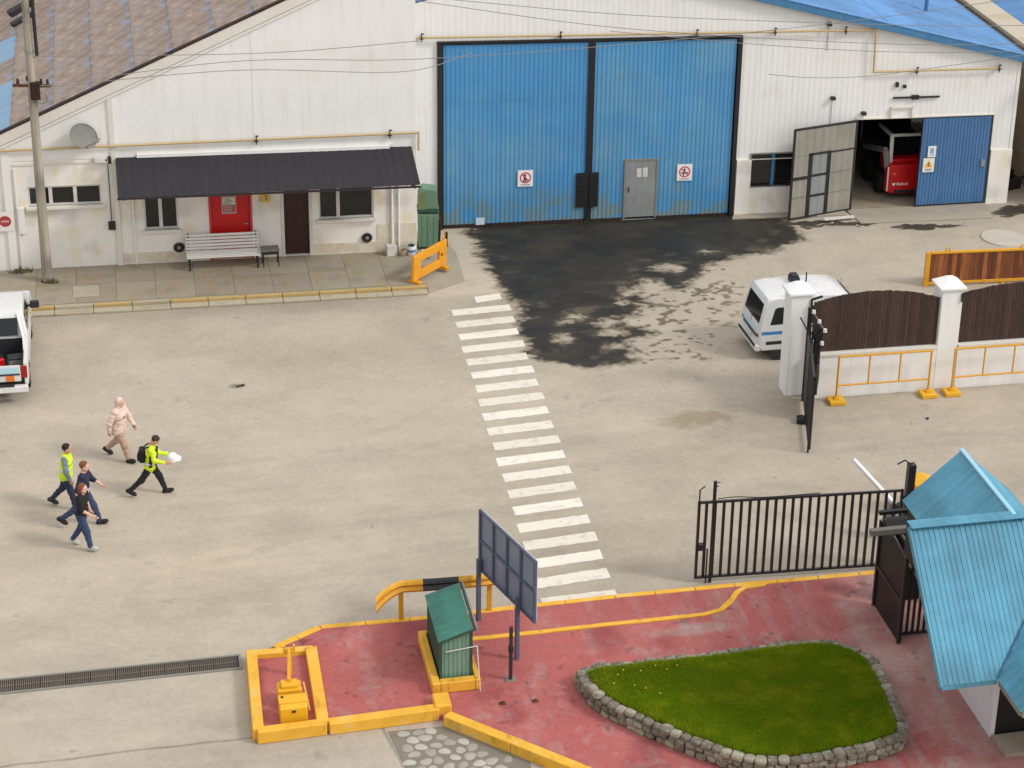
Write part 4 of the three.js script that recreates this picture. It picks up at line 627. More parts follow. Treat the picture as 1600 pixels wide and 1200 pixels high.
// ------------------------------------------------------------------ red pavement and its kerbs
const PY = 0.12;
{
  const OUT = [[-12.5, 24.0], [-11.93, 23.8], [-10.91, 23.18], [-9, 23.22], [-4.4, 23.14], [2, 23.25], [16, 23.3], [16, 46], [8.9, 46], [-6.85, 29.2], [-8.87, 27.02], [-11.22, 26.95], [-12.5, 26.95]];
  const X0 = -13, X1 = 6, Z0 = 22.8, Z1 = 36;
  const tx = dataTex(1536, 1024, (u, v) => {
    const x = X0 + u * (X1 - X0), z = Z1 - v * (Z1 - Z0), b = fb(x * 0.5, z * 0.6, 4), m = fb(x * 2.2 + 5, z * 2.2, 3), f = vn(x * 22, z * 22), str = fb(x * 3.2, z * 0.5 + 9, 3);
    let worn = sm(0.52, 0.72, 0.55 * m + 0.45 * str) * 0.42 + sm(0.6, 0.8, b) * 0.22;
    worn += 0.75 * sm(1.1, 0.4, Math.hypot((x + 2.9) / 1.1, (z - 24.85) / 0.28) + 0.6 * (m - 0.5)); // scraped strip by the yellow line
    worn += 0.35 * sm(0.62, 0.75, fb(x * 4 + 70, z * 4, 3)) * sm(24.5, 26, z);
    worn += 0.6 * sm(-0.6, 0.8, x) * sm(0.3, 0.55, b) + 0.3 * sm(0.45, 0.7, fb(x * 5, z * 0.7 + 33, 3)) * sm(-6, -3, x);                                                // worn streaks, and gatehouse shade put in as greyer paint at right
    const k = 0.94 + 0.2 * (b - 0.5) + 0.1 * (f - 0.5), q = clamp(worn); let dark = 0.1 * sm(0.55, 0.8, fb(x * 0.8 + 30, z * 0.8, 4)) + 0.14 * sm(0.7, 0.9, vn(x * 6, z * 6 + 20)) * sm(0.5, 0.8, m);
    
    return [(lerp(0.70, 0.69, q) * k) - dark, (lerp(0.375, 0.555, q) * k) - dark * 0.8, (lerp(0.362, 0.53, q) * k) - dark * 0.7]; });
  tx.wrapS = tx.wrapT = THREE.MirroredRepeatWrapping;
  const s = struct('red_pavement', 'worn red painted pavement with yellow kerbs around the grass island', 'pavement');
  const g = prep(slab(OUT, 0, PY)); const p = g.attributes.position, uv = new Float32Array(p.count * 2); for (let i = 0; i < p.count; i++) { uv[2 * i] = (p.getX(i) - X0) / (X1 - X0); uv[2 * i + 1] = (Z1 - p.getZ(i)) / (Z1 - Z0); } g.setAttribute('uv', new THREE.BufferAttribute(uv, 2)); g.userData.keepUV = true;
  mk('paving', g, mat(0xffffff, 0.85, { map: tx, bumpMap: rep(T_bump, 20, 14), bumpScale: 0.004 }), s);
  // kerbs as separate blocks along lines: [points, width, bottom, top, block length]
  const run = (pts, w, y0, y1, len, name = 'kerb_stone') => { for (let i = 0; i + 1 < pts.length; i++) { const [ax, az] = pts[i], [bx_, bz] = pts[i + 1], L = Math.hypot(bx_ - ax, bz - az), n = Math.max(1, Math.round(L / len)), a = -Math.atan2(bz - az, bx_ - ax);
    for (let k = 0; k < n; k++) { const f = (k + 0.5) / n, ll = L / n - 0.008 + (n === 1 ? 0.06 : 0), hh = y1 - y0 + rr(-0.004, 0.004); mk(name, bx(ll, hh, w, 0, 0, 0, Math.min(0.025, w * 0.2)).rotateY(a).translate(lerp(ax, bx_, f), y0, lerp(az, bz, f)), M.yellowKerb, s); } } };
  run([[-11.93, 23.84], [-10.93, 23.22]], 0.17, 0, 0.15, 0.6); run([[-10.9, 23.2], [-9, 23.26], [-4.4, 23.17], [-1.6, 23.2], [2.4, 23.28]], 0.15, 0, 0.145, 1.1);
  // raised box of kerbs round the machine, lower left
  run([[-12.42, 24.1], [-12.5, 26.98]], 0.22, 0, 0.3, 3); run([[-12.33, 24.1], [-11.18, 24.16]], 0.2, 0, 0.24, 3); run([[-11.2, 24.2], [-11.24, 26.95]], 0.24, 0, 0.29, 3); run([[-12.5, 27.02], [-11.2, 26.98]], 0.22, 0, 0.285, 3);
  run([[-11.1, 26.98], [-8.95, 26.9]], 0.24, 0, 0.27, 2.4); run([[-8.8, 27.16], [-6.5, 29.55], [1, 37.5]], 0.24, 0, 0.26, 1.5);
  mk('kerb_end_block', [bx(0.34, 0.32, 0.5, -8.83, 0, 26.72, 0.04)], M.yellowKerb, s);
  // flat yellow line inside the pavement
  const line = (pts, w) => { const a = [], b = []; for (let i = 0; i < pts.length; i++) { const p0 = pts[Math.max(0, i - 1)], p1 = pts[Math.min(pts.length - 1, i + 1)], dx = p1[0] - p0[0], dz = p1[1] - p0[1], l = Math.hypot(dx, dz), h = w / 2 + rr(-0.008, 0.008); a.push([pts[i][0] - dz / l * h, pts[i][1] + dx / l * h]); b.push([pts[i][0] + dz / l * h, pts[i][1] - dx / l * h]); } return slab([...a, ...b.reverse()], PY + 0.001, PY + 0.03); };
  mk('yellow_line', line([[-8.0, 24.32], [-6.5, 24.33], [-5, 24.31], [-3.5, 24.32], [-2.6, 24.31], [-2.2, 24.2], [-1.9, 23.9], [-1.62, 23.52], [-1.4, 23.36], [-0.9, 23.32]], 0.13), M.yellowKerb, s);
}
// cobbled strip at the bottom edge
{
  const s = struct('cobbled_strip', 'strip of pale round cobbles below the yellow kerb at the bottom edge', 'cobbles');
  mk('mortar_bed', slab([[-9.98, 27.2], [-8.86, 27.25], [-7.4, 28.75], [-7.6, 32], [-9.35, 32], [-9.8, 28.5]], 0, 0.012), mat(C(134, 127, 115), 0.95, { map: rep(T_grain, 1) }), s);
  const vars = []; for (let k = 0; k < 5; k++) { const g = new THREE.SphereGeometry(1, 14, 8); const p = g.attributes.position; for (let i = 0; i < p.count; i++) { const x = p.getX(i), y = p.getY(i), z = p.getZ(i), a = Math.atan2(z, x), w = 1 + 0.12 * Math.sin(2 * a + k) + 0.08 * Math.sin(3 * a + 2 * k); p.setXYZ(i, x * w, y * 0.5, z * w); } g.computeVertexNormals(); vars.push(ready(g)); }
  for (let j = 0; j < 16; j++) for (let i = 0; i < 11; i++) { const z = 27.34 + j * 0.255, x = -10.0 + i * 0.29 + (j % 2) * 0.145 + rr(-0.03, 0.03); const l = lerp(-9.86, -9.3, (z - 27.2) / 4.5), rgt = Math.min(-8.92 + (z - 27.35) * 0.92, -7.7); if (x < l || x > rgt) continue;
    const o = mk('cobble', vars[(i * 3 + j) % 5], M.cobble[(i + j * 2) % 3], s); o.position.set(x, 0.0, z + rr(-0.03, 0.03)); o.rotation.y = rr(0, 6.28); const q = rr(0.132, 0.15); o.scale.set(q, rr(0.04, 0.055), q * rr(0.86, 0.98)); }
}
// ------------------------------------------------------------------ grass island with its stone wall
{
  const P = [[-5.75, 26.35], [-5.82, 27.05], [-5.55, 27.75], [-4.6, 28.95], [-3.6, 29.95], [-3.1, 30.25], [-2.2, 30.42], [-0.7, 30.25], [-0.1, 30.05], [0.1, 29.65], [0.28, 28.0], [0.25, 27.1], [-0.1, 26.55], [-0.9, 26.28], [-3.4, 26.33]];
  const H = (z) => lerp(0.24, 0.34, sm(26.4, 28.5, z));
  const t = thing('stone_planter', 'low rough stone planter wall holding the triangular lawn', 'planter');
  const curve = new THREE.CatmullRomCurve3(P.map(([x, z]) => new THREE.Vector3(x, 0, z)), true, 'catmullrom', 0.35), LEN = curve.getLength(), pts = curve.getSpacedPoints(80).slice(0, 80).map((p) => [p.x, p.z]);
  const cx = -2.4, cz = 28, inset = (d) => pts.map(([x, z], i) => { const a = pts[(i + 79) % 80], b = pts[(i + 1) % 80], dx = b[0] - a[0], dz = b[1] - a[1], l = Math.hypot(dx, dz); let nx = -dz / l, nz = dx / l; if (nx * (cx - x) + nz * (cz - z) < 0) { nx = -nx; nz = -nz; } return [x + nx * d, z + nz * d]; });
  mk('mortar_core', slab(inset(0.02), PY, PY + 0.29), M.mortar, t);
  const vars = []; for (let k = 0; k < 7; k++) { const g = mergeVertices(new THREE.IcosahedronGeometry(1, 2).deleteAttribute('uv').deleteAttribute('normal')); const p = g.attributes.position; for (let i = 0; i < p.count; i++) { let x = p.getX(i), y = p.getY(i), z = p.getZ(i); const f = (q) => Math.sign(q) * Math.pow(Math.abs(q), 0.55); const w = 1 + 0.28 * (fb(x * 1.6 + k * 9, y * 1.6 + z * 1.3 + k, 3) - 0.5); p.setXYZ(i, f(x) * w * 0.62, f(y) * w * 0.62, f(z) * w * 0.62); } const gg = g.toNonIndexed(); gg.computeVertexNormals(); vars.push(ready(toCreasedNormals(gg, 0.9))); }
  const cours = [[0.0, 0.14, 0.24], [0.13, 0.27, 0.21], [0.26, 0.38, 0.23]];
  for (const [y0, y1, len] of cours) { const n = Math.round(LEN / len); for (let i = 0; i < n; i++) { const u = (i + rr(-0.1, 0.1)) / n, p = curve.getPointAt(((u % 1) + 1) % 1), tg = curve.getTangentAt(((u % 1) + 1) % 1); const big = rr(0.85, 1.15), low = p.z < 27 ? 0.78 : 1;
    if (y0 < 0.1 && p.z < 26.9 && p.x > -5) continue;
    const o = mk('stone', vars[Math.floor(rnd() * 7)], M.stone[Math.floor(rnd() * 3)], t); o.position.set(p.x, PY + ((y0 + y1) / 2) * low + rr(-0.02, 0.02), p.z); o.rotation.set(rr(-0.12, 0.12), Math.atan2(-tg.z, tg.x) + rr(-0.12, 0.12), rr(-0.12, 0.12)); o.scale.set(len * 0.82 * big, (y1 - y0) * rr(0.8, 1.05), rr(0.15, 0.21)); } }
  // soil and grass
  const inner = inset(0.14);
  const soil = mk('lawn_soil', (() => { const g = slab(inner, PY, PY + 0.325); return g; })(), mat(C(98, 112, 20), 1, { map: rep(T_grain, 0.8) })); soil.userData = { kind: 'structure', label: 'mossy soil below the grass of the lawn', category: 'soil' };
  const blade = new THREE.BufferGeometry(); { const v = [], R2 = rng(5); for (let k = 0; k < 5; k++) { const a = R2() * 6.28, l = 0.02 + R2() * 0.035, w = 0.006, h = 0.028 + R2() * 0.045, ox = (R2() - 0.5) * 0.05, oz = (R2() - 0.5) * 0.05; const cxx = Math.cos(a), s = Math.sin(a); v.push(ox - s * w, 0, oz + cxx * w, ox + s * w, 0, oz - cxx * w, ox + cxx * l, h, oz + s * l); } blade.setAttribute('position', new THREE.Float32BufferAttribute(v, 3)); blade.computeVertexNormals(); }
  const N = 44000, gm = new THREE.MeshPhysicalMaterial({ color: 0xffffff, roughness: 1, specularIntensity: 0.15, transmission: 0.35, thickness: 0, side: THREE.DoubleSide }), im = new THREE.InstancedMesh(blade, gm, N), m4 = new THREE.Matrix4(), q4 = new THREE.Quaternion(), e = new THREE.Euler(), col = new THREE.Color(); let n = 0; const R = rng(11);
  while (n < N) { const x = lerp(-5.9, 0.4, R()), z = lerp(26.2, 30.6, R()); if (polyDist(x, z, inner) > -0.01) continue;
    const b = fb(x * 0.9, z * 0.9, 3), m = fb(x * 2.6 + 9, z * 2.6, 3), s = 0.75 + 0.7 * m + 0.3 * R(); e.set((R() - 0.5) * 0.5, R() * 6.28, (R() - 0.5) * 0.5); q4.setFromEuler(e); m4.compose(new THREE.Vector3(x, PY + 0.32, z), q4, new THREE.Vector3(s, s * (0.7 + 0.6 * b), s)); im.setMatrixAt(n, m4);
    const k = 0.62 + 0.5 * b + 0.25 * (R() - 0.5), y = sm(0.5, 0.78, m) * 0.5; col.setRGB(lerp(0.11, 0.2, y) * k * 2.05, lerp(0.165, 0.215, y) * k * 2.0, lerp(0.003, 0.008, y) * k * 1.7); im.setColorAt(n, col); n++; }
  im.name = 'grass'; im.castShadow = im.receiveShadow = true; im.userData = { kind: 'stuff', label: 'short mossy green grass filling the stone planter', category: 'grass' }; scene.add(im);
  // dandelions near the left corner
  const fl = thing('dandelion', 'tiny yellow dandelion in the left corner of the lawn', 'flower', [-5.2, PY + 0.32, 26.9], 0, 'dandelions in the left corner of the lawn'); mk('flower_head', new THREE.SphereGeometry(0.017, 8, 5).scale(1, 0.5, 1).translate(0, 0.11, 0), mat(C(214, 204, 92), 0.8), fl); mk('stem', rod([0, 0, 0], [0, 0.105, 0], 0.004, 0.004, 5), mat(C(96, 120, 50), 0.8), fl);
  for (const [x, z] of [[-5.05, 26.75], [-4.7, 26.85], [-4.35, 26.72], [-4.15, 26.9], [-4.95, 27.35], [-4.75, 27.5], [-5.35, 27.2], [-4.5, 27.75], [-3.9, 26.8]]) copy(fl, fl.userData.label, [x, PY + 0.32, z], x * 3);
}
// ------------------------------------------------------------------ street furniture on the red pavement
{ // guard rail
  const t = thing('guard_rail', 'yellow and black guard rail with flared end beside the green gas shed', 'guard rail', [0, PY, 0]);
  const prof = [[-0.155, 0], [-0.12, 0.045], [-0.07, 0.075], [-0.03, 0.04], [0, 0.012], [0.03, 0.04], [0.07, 0.075], [0.12, 0.045], [0.155, 0]];
  const w = (x0, x1, f, m, name) => { const n = 16, pos = []; const pt = (x, k) => { const [dy, dz] = prof[k], q = f(x); return [x, q[0] + dy * (q[2] || 1), q[1] + dz]; };
    for (let i = 0; i < n; i++) for (let k = 0; k + 1 < prof.length; k++) { const a = lerp(x0, x1, i / n), b = lerp(x0, x1, (i + 1) / n), A = pt(a, k), B = pt(b, k), Cc = pt(b, k + 1), D = pt(a, k + 1); const th = [0, 0, -0.012]; pos.push(...A, ...B, ...Cc, ...A, ...Cc, ...D); const s = (P) => [P[0], P[1], P[2] + th[2]]; pos.push(...s(A), ...s(Cc), ...s(B), ...s(A), ...s(D), ...s(Cc)); }
    const g = new THREE.BufferGeometry(); g.setAttribute('position', new THREE.Float32BufferAttribute(pos, 3)); g.computeVertexNormals(); mk(name, g, m, t); };
  const line = (x) => { const e = x < -9.15 ? (-9.15 - x) : 0, r = x > -7.35 ? x + 7.35 : 0; return [0.88 - e * e * 0.35 - r * r * 0.3, 23.32 + e * 0.45 + e * e * 0.5 + 0.06 * Math.sin((x + 9) * 1.2) - r * 0.1, 1 + e * 0.45]; };
  w(-9.78, -8.72, line, M.yellowDirty, 'beam'); w(-8.72, -7.95, line, M.blackPaint, 'beam'); w(-7.95, -6.95, line, M.yellowDirty, 'beam');
  for (const x of [-9.18, -7.25]) mk('post', [span(x - 0.05, x + 0.05, 0, 0.96, 23.2, 23.28, 0.006), span(x - 0.03, x + 0.03, 0.8, 0.96, 23.28, 23.33)], M.yellowDirty, t);
}
{ // notice board seen from its back
  const t = thing('notice_board', 'large blue grey notice board on two posts, seen from behind', 'sign', [-7.46, PY, 23.5]);
  t.rotation.y = -Math.atan2(1.72, 0.54); // local x runs along the board, away from the kerb
  const L = 2.42, b = 1.24, h = 2.68;
  mk('panel', [span(-0.05, L, b, h, -0.035, 0, 0)], M.offWhite, t);
  for (let i = 0; i < 4; i++) for (let j = 0; j < 2; j++) mk('panel_sheet', span(-0.02 + i * L / 4 + 0.02, (i + 1) * L / 4 - 0.03, b + 0.03 + j * (h - b) / 2, b - 0.03 + (j + 1) * (h - b) / 2, 0.001, 0.012), M.board, t);
  for (let i = 0; i <= 4; i++) mk('frame_upright', span(-0.06 + i * (L + 0.04) / 4, 0.0 + i * (L + 0.04) / 4, b - 0.02, h + 0.02, 0.002, 0.06), M.boardFrame, t);
  for (const y of [b, (b + h) / 2, h]) mk('frame_rail', span(-0.06, L + 0.02, y - 0.03, y + 0.03, 0.003, 0.05), M.boardFrame, t);
  mk('post', span(0.0, 0.09, 0, b + 0.3, 0.061, 0.14), M.boardFrame, t); mk('post', span(1.78, 1.86, 0, b + 0.3, 0.061, 0.14), M.boardFrame, t);
}
{ // bollard post
  const t = thing('post', 'slim dark steel post with lock box between shed and notice board', 'post', [-7.28, PY, 26.0]);
  mk('post', [span(-0.035, 0.035, 0, 1.28, -0.035, 0.035, 0.006)], mat(C(52, 44, 46), 0.5), t); mk('lock_box', [bx(0.1, 0.14, 0.1, 0, 0.68, 0, 0.01)], M.dark, t); mk('base_plate', [bx(0.2, 0.015, 0.2, 0, 0, 0)], M.grey, t);
  for (const [x, z, s, label] of [[-7.6, 26.85, 0.06, 'small rusty bolt stub left of the slim steel post'], [-6.93, 26.9, 0.05, 'small rusty bolt stub right of the slim steel post']]) { const k = thing('bolt_stub', label, 'bolt', [x, PY, z]); mk('stub', [new THREE.CylinderGeometry(0.03, 0.035, s, 8).translate(0, s / 2, 0)], M.rust, k); mk('plate', [bx(0.14, 0.01, 0.12, 0, 0, 0)], M.rust, k); }
}
{ // green shed on a yellow base
  const t = thing('gas_shed', 'small green metal shed with sloping roof on a yellow kerb base', 'shed', [-8.42, PY, 25.2]);
  const x0 = -0.32, x1 = 0.32, z0 = -0.92, z1 = 0.78, hl = 1.16, hr = 1.36, sl = (x) => lerp(hl, hr, (x - x0) / (x1 - x0));
  const b = (a, c, d, e) => mk('base_kerb', span(a, c, 0, 0.26, d, e, 0.03), M.yellowKerb, t);
  b(-0.53, -0.36, -1.05, 1.06); b(0.36, 0.47, -1.05, 1.06); b(-0.359, 0.359, 0.86, 1.05); b(-0.359, 0.359, -1.04, -0.94);
  mk('body', [span(x0 + 0.01, x1 - 0.01, 0, hl - 0.05, z0, z1 - 0.02)], M.greenDark, t);
  for (let i = 0; i < 4; i++) { const a = lerp(x0, x1, i / 4), c = lerp(x0, x1, (i + 1) / 4); mk('front_sheet', sheet([0, 0, z1], [1, 0, 0], [0, 1, 0], a, c - 0.002, 0.06, (x) => sl(x) - 0.02, 0.09, 0.014), M.greenSide, t); }
  mk('side_wall', [sheet([x0, 0, 0], [0, 0, 1], [0, 1, 0], z0, z1, 0.05, hl - 0.01, 0.09, 0.012)], M.greenDark, t);
  mk('side_wall', [sheet([x1, 0, 0], [0, 0, 1], [0, 1, 0], z0, z1, 0.05, hr - 0.01, 0.09, -0.012)], M.greenDark, t);
  const LL = Math.hypot(0.64, 0.2), V = [0.64 / LL, 0.2 / LL, 0];
  for (let i = 0; i < 2; i++) mk('roof_sheet', sheet([x0 - 0.06, hl - 0.02 + 0.006 * i, 0], [0, 0, 1], V, lerp(z0 - 0.1, z1 + 0.1, i / 2), lerp(z0 - 0.1, z1 + 0.1, (i + 1) / 2), 0, LL + 0.08, 0.1, 0.014, 'wave'), M.greenRoof, t);
  mk('roof_edge', [beam([x0 - 0.06, hl - 0.04, z1 + 0.1], [x1 + 0.06, hr + 0.01, z1 + 0.1], 0.03, 0.05), span(x1 + 0.04, x1 + 0.08, hr - 0.02, hr + 0.04, z0 - 0.1, z1 + 0.1)], M.greenDark, t); mk('edge_strip', [span(x1 + 0.081, x1 + 0.11, hr - 0.06, hr + 0.05, z0 - 0.1, z1 + 0.1)], M.galv, t);
  mk('corner_post', [span(x0 - 0.02, x0 + 0.03, 0, hl, z1 - 0.02, z1 + 0.03), span(x1 - 0.03, x1 + 0.02, 0, hr, z1 - 0.02, z1 + 0.03), span(x0 - 0.02, x0 + 0.03, 0, hl, z0 - 0.03, z0 + 0.02)], M.greenDark, t);
  mk('hand_rail', [rod([-0.22, 0.86, z1 + 0.05], [0.43, 0.93, z1 + 0.05], 0.012), rod([0.43, 0.93, z1 + 0.05], [0.45, 0.0, z1 + 0.32], 0.012)], M.offWhite, t);
}
{ // yellow machine in the kerb box: two housings, a boom and its rest
  const t = thing('barrier_machine', 'yellow barrier machine with short boom inside the yellow kerb box', 'barrier', [-11.78, PY, 25.8]);
  mk('housing', [ext([[-0.24, 0], [0.24, 0], [0.24, 0.36], [0.14, 0.44], [-0.16, 0.46], [-0.24, 0.38]], 0.54, { bevel: 0.02 }).rotateY(Math.PI / 2).translate(-0.27, 0, 0.72)], M.yellow, t);
  mk('housing', [bx(0.48, 0.42, 0.36, -0.02, 0, 0.16, 0.03), bx(0.34, 0.1, 0.26, -0.02, 0.4, 0.16, 0.03)], M.yellow, t);
  mk('lid', [bx(0.56, 0.03, 0.3, 0, 0.455, 0.72, 0.012)], M.yellow, t); mk('lock', [bx(0.08, 0.04, 0.03, 0.0, 0.3, 0.965), bx(0.05, 0.03, 0.05, -0.2, 0.47, 0.66)], M.dark, t);
  mk('boom', [beam([-0.02, 0.53, 0.15], [0.08, 0.62, -0.92], 0.07, 0.07, 0.01)], M.yellowDirty, t); mk('boom_rest', [span(0.03, 0.13, 0, 0.56, -0.94, -0.86), span(-0.04, 0.2, 0.54, 0.585, -0.96, -0.84), span(-0.04, 0.0, 0.585, 0.7, -0.94, -0.86), span(0.16, 0.2, 0.585, 0.7, -0.94, -0.86)], M.yellow, t);
  mk('lever', [beam([0.34, 0.05, 0.6], [0.26, 0.5, 0.2], 0.03, 0.03)], M.orange, t);
}
// ------------------------------------------------------------------ gatehouse
{
  const t = thing('gatehouse', 'gatehouse with pointed bright blue metal roofs and white walls, lower right', 'gatehouse', [0, PY, 0]);
  const y = (h) => h - PY, rz = 29.5, rh = 5.0, ez = 31.83, eh = 2.8, xl = -0.09, xr = 8.5, L = Math.hypot(ez - rz, rh - eh), S = (rh - eh) / (ez - rz);
  // main slope towards the viewer, cut by the valley of the front gable
  const V = [0, (rh - eh) / L, -(ez - rz) / L], fe = 1.05;                             // up the slope
  const valley = (x) => clamp(Math.min(x - fe, 2 * 3.5 - fe - x) * 0.9 / S, 0, ez - rz) * L / (ez - rz);       // distance up the slope at which the valley lies
  for (let i = 0; i < 9; i++) { const a = lerp(xl, xr, i / 9), b = lerp(xl, xr, (i + 1) / 9); const cutsX = [[a, b]]; for (const c of [fe, 3.5, 7 - fe]) for (const q of [...cutsX]) if (q[0] < c - 0.01 && q[1] > c + 0.01) { cutsX.push([c, q[1]]); q[1] = c; }
    for (const [p, q] of cutsX) mk('roof_sheet', sheet([0, y(eh) + 0.004 * (i % 2), ez], [1, 0, 0], V, p, q + 0.001, (x) => (x <= fe + 1e-4 ? 0 : valley(x)), L, 0.11, 0.015), M.tealRoof, t); }
  mk('back_slope', [sheet([0, y(eh), 2 * rz - ez], [-1, 0, 0], [0, V[1], -V[2]], -xr, -1.0, 0, L, 0.5, 0.01)], M.tealRoof, t);
  mk('ridge_cap', [beam([xl - 0.02, y(rh) + 0.03, rz], [xr, y(rh) + 0.03, rz], 0.3, 0.025, 0.005)], M.tealRoof, t);
  mk('rake_trim', [beam([xl - 0.02, y(eh) - 0.03, ez + 0.02], [xl - 0.02, y(rh) - 0.03, rz], 0.05, 0.14)], M.tealRoof, t); mk('eave_trim', [span(xl, fe, y(eh) - 0.1, y(eh) + 0.0, ez - 0.03, ez + 0.01)], M.tealRoof, t);
  mk('soffit', [span(1.92, xr, y(eh) - 0.14, y(eh) - 0.1, 29.0, ez - 0.03)], M.dark, t); for (const z of [30.2, 31.2]) mk('rafter', [span(xl + 0.05, 1.92, y(eh) - 0.1 + (ez - z) * S - 0.06, y(eh) - 0.1 + (ez - z) * S + 0.02, z - 0.04, z + 0.04)], M.dark, t);
  // rear cross gable
  const gx = 2.13, gl = 0.9, gh = 5.0, ge = 3.92, gz = 26.62, GL = Math.hypot(gx - gl, gh - ge), GV = [(gx - gl) / GL, (gh - ge) / GL, 0], GW = [-(gx - gl) / GL, (gh - ge) / GL, 0];
  for (let i = 0; i < 4; i++) { const a = lerp(gz, 29.6, i / 4), b = lerp(gz, 29.6, (i + 1) / 4); mk('roof_sheet', sheet([gl, y(ge) + 0.004 * (i % 2), 0], [0, 0, 1], GV, a, b + 0.002, 0, GL, 0.25, 0.012), M.tealRoof, t); mk('roof_sheet', sheet([2 * gx - gl, y(ge) + 0.004 * (i % 2), 0], [0, 0, -1], GW, -b - 0.002, -a, 0, GL, 0.25, 0.012), M.tealRoof, t); }
  mk('ridge_cap', [beam([gx, y(gh) + 0.02, gz - 0.03], [gx, y(gh) + 0.02, 29.5], 0.1, 0.05, 0.015)], mat(C(150, 200, 220), 0.5), t);
  mk('gable_end', [ext([[gl + 0.1, y(eh) - 0.1], [gl + 0.1, y(ge) - 0.02], [gx, y(gh) - 0.08], [2 * gx - gl - 0.1, y(ge) - 0.02], [2 * gx - gl - 0.1, y(eh) - 0.1]], 0.06).translate(0, 0, gz + 0.12)], M.black, t);
  mk('side_cladding', [span(gl + 0.1, gl + 0.16, y(eh) - 0.1, y(ge) - 0.03, gz + 0.18, 29.5)], M.black, t);
  // front cross gable over the door
  const fz0 = 29.6, fz1 = 33.0, fx = 3.5, FL = Math.hypot(fx - fe, (fx - fe) * 0.9), FV = [1 / Math.hypot(1, 0.9), 0.9 / Math.hypot(1, 0.9), 0];
  for (let i = 0; i < 4; i++) { const zb = lerp(ez, fz1, i / 4), ze = lerp(ez, fz1, (i + 1) / 4); mk('roof_sheet', sheet([fe, y(eh) + 0.02, 0], [0, 0, 1], FV, zb, ze + 0.002, 0, FL, 0.25, 0.012), M.tealRoof, t); }
  mk('roof_sheet', sheet([fe, y(eh) + 0.02, 0], [0, 0, 1], FV, rz, ez, (z) => clamp((ez - z) * S / 0.9, 0, fx - fe) * Math.hypot(1, 0.9), FL, 0.25, 0.012), M.tealRoof, t);
  mk('roof_sheet', sheet([2 * fx - fe, y(eh) + 0.02, 0], [0, 0, -1], [-FV[0], FV[1], 0], -fz1, -rz, (q) => clamp((ez + q) * S / 0.9, 0, fx - fe) * Math.hypot(1, 0.9), FL, 0.25, 0.012), M.tealRoof, t);
  mk('valley_gutter', [beam([fe, y(eh) + 0.035, ez], [fe + 2.33 * S / 0.9, y(rh) + 0.035, rz], 0.05, 0.02)], mat(C(52, 92, 118), 0.6), t);
  mk('porch_beam', [span(fe + 0.05, 6, y(eh) - 0.12, y(eh) + 0.0, fz1 - 0.12, fz1 - 0.02), span(fe + 0.03, fe + 0.12, y(eh) - 0.14, y(eh), ez, fz1 - 0.121)], M.galv, t);
  mk('porch_post', [rod([1.5, 0, 32.8], [1.5, y(eh) - 0.12, 32.8], 0.03)], M.galv, t);
  // walls
  mk('wall', [span(1.92, 2.02, 0, y(eh) - 0.14, 26.8, 30.04)], mat(C(210, 208, 208), 0.8, { map: rep(T_plaster, 0.4) }), t);
  mk('front_wall', [span(2.02, 8, 0, y(eh) - 0.14, 29.94, 30.04), span(2.02, 8, 0, y(eh) - 0.14, 26.8, 26.9), span(7.9, 8, 0, y(eh) - 0.14, 26.9, 29.94)], M.black, t);
  const lw = mk('louvre_window', [span(2.3, 3.5, 0.75, 1.55, 30.05, 30.07)], M.carGlass, t); for (let k = 0; k < 4; k++) mk('louvre', beam([2.34, 0.84 + k * 0.17, 30.11], [3.46, 0.84 + k * 0.17, 30.11], 0.05, 0.04), M.offWhite, lw);
  mk('door_glass', [span(3.6, 4.5, 0.02, 2.1, 30.05, 30.07)], M.carGlass, t); mk('vent_unit', [bx(0.3, 0.22, 0.3, 1.72, 2.1, 28.2, 0.02)], M.dark, t); mk('step', [bx(1.1, 0.1, 0.7, 2.5, 0, 30.45, 0.01)], M.paving, t);
}
{ // passage gate under the roof
  const t = thing('passage_gate', 'dark pedestrian passage gate with solid black panels under the gatehouse roof', 'gate', [0, PY, 0]);
  mk('side_panel', [span(1.28, 1.33, 0.02, 2.15, 24.6, 26.3)], M.black, t); mk('side_rib', [span(1.24, 1.28, 0.02, 2.2, 24.6, 24.68), span(1.24, 1.28, 0.02, 2.2, 26.24, 26.32), span(1.25, 1.28, 1.0, 1.08, 24.68, 26.24)], M.blackPaint, t);
  mk('beam', [span(0.78, 2.3, 2.22, 2.36, 25.2, 25.34, 0.01)], mat(C(112, 108, 104), 0.6, { map: rep(T_grain, 1) }), t); mk('beam', [span(1.2, 2.3, 2.36, 2.44, 24.6, 24.7)], M.black, t);
  mk('brace', [beam([1.3, 2.2, 25.27], [1.75, 1.3, 25.9], 0.06, 0.06), beam([1.5, 2.2, 25.27], [1.95, 1.4, 26.0], 0.06, 0.06)], mat(C(92, 88, 84), 0.6), t);
  const g = ready(span(-0.028, 0.028, 0.1, 1.95, 26.0, 26.04)); for (let i = 0; i < 8; i++) { const b = mk('bar', g, M.blackPaint, t); b.position.x = 1.42 + i * 0.135; }
  mk('frame', [span(1.34, 2.42, 0.04, 0.1, 25.99, 26.05), span(1.34, 2.42, 1.95, 2.02, 25.99, 26.05)], M.blackPaint, t);
  mk('back_panel', [span(1.6, 2.4, 0.02, 2.2, 24.55, 24.6)], M.black, t); mk('card_reader', [bx(0.14, 0.24, 0.1, 1.5, 1.0, 24.5, 0.01)], M.galv, t);
  mk('roof_plate', [span(1.3, 2.4, 2.2, 2.24, 24.6, 25.19)], M.black, t);
}

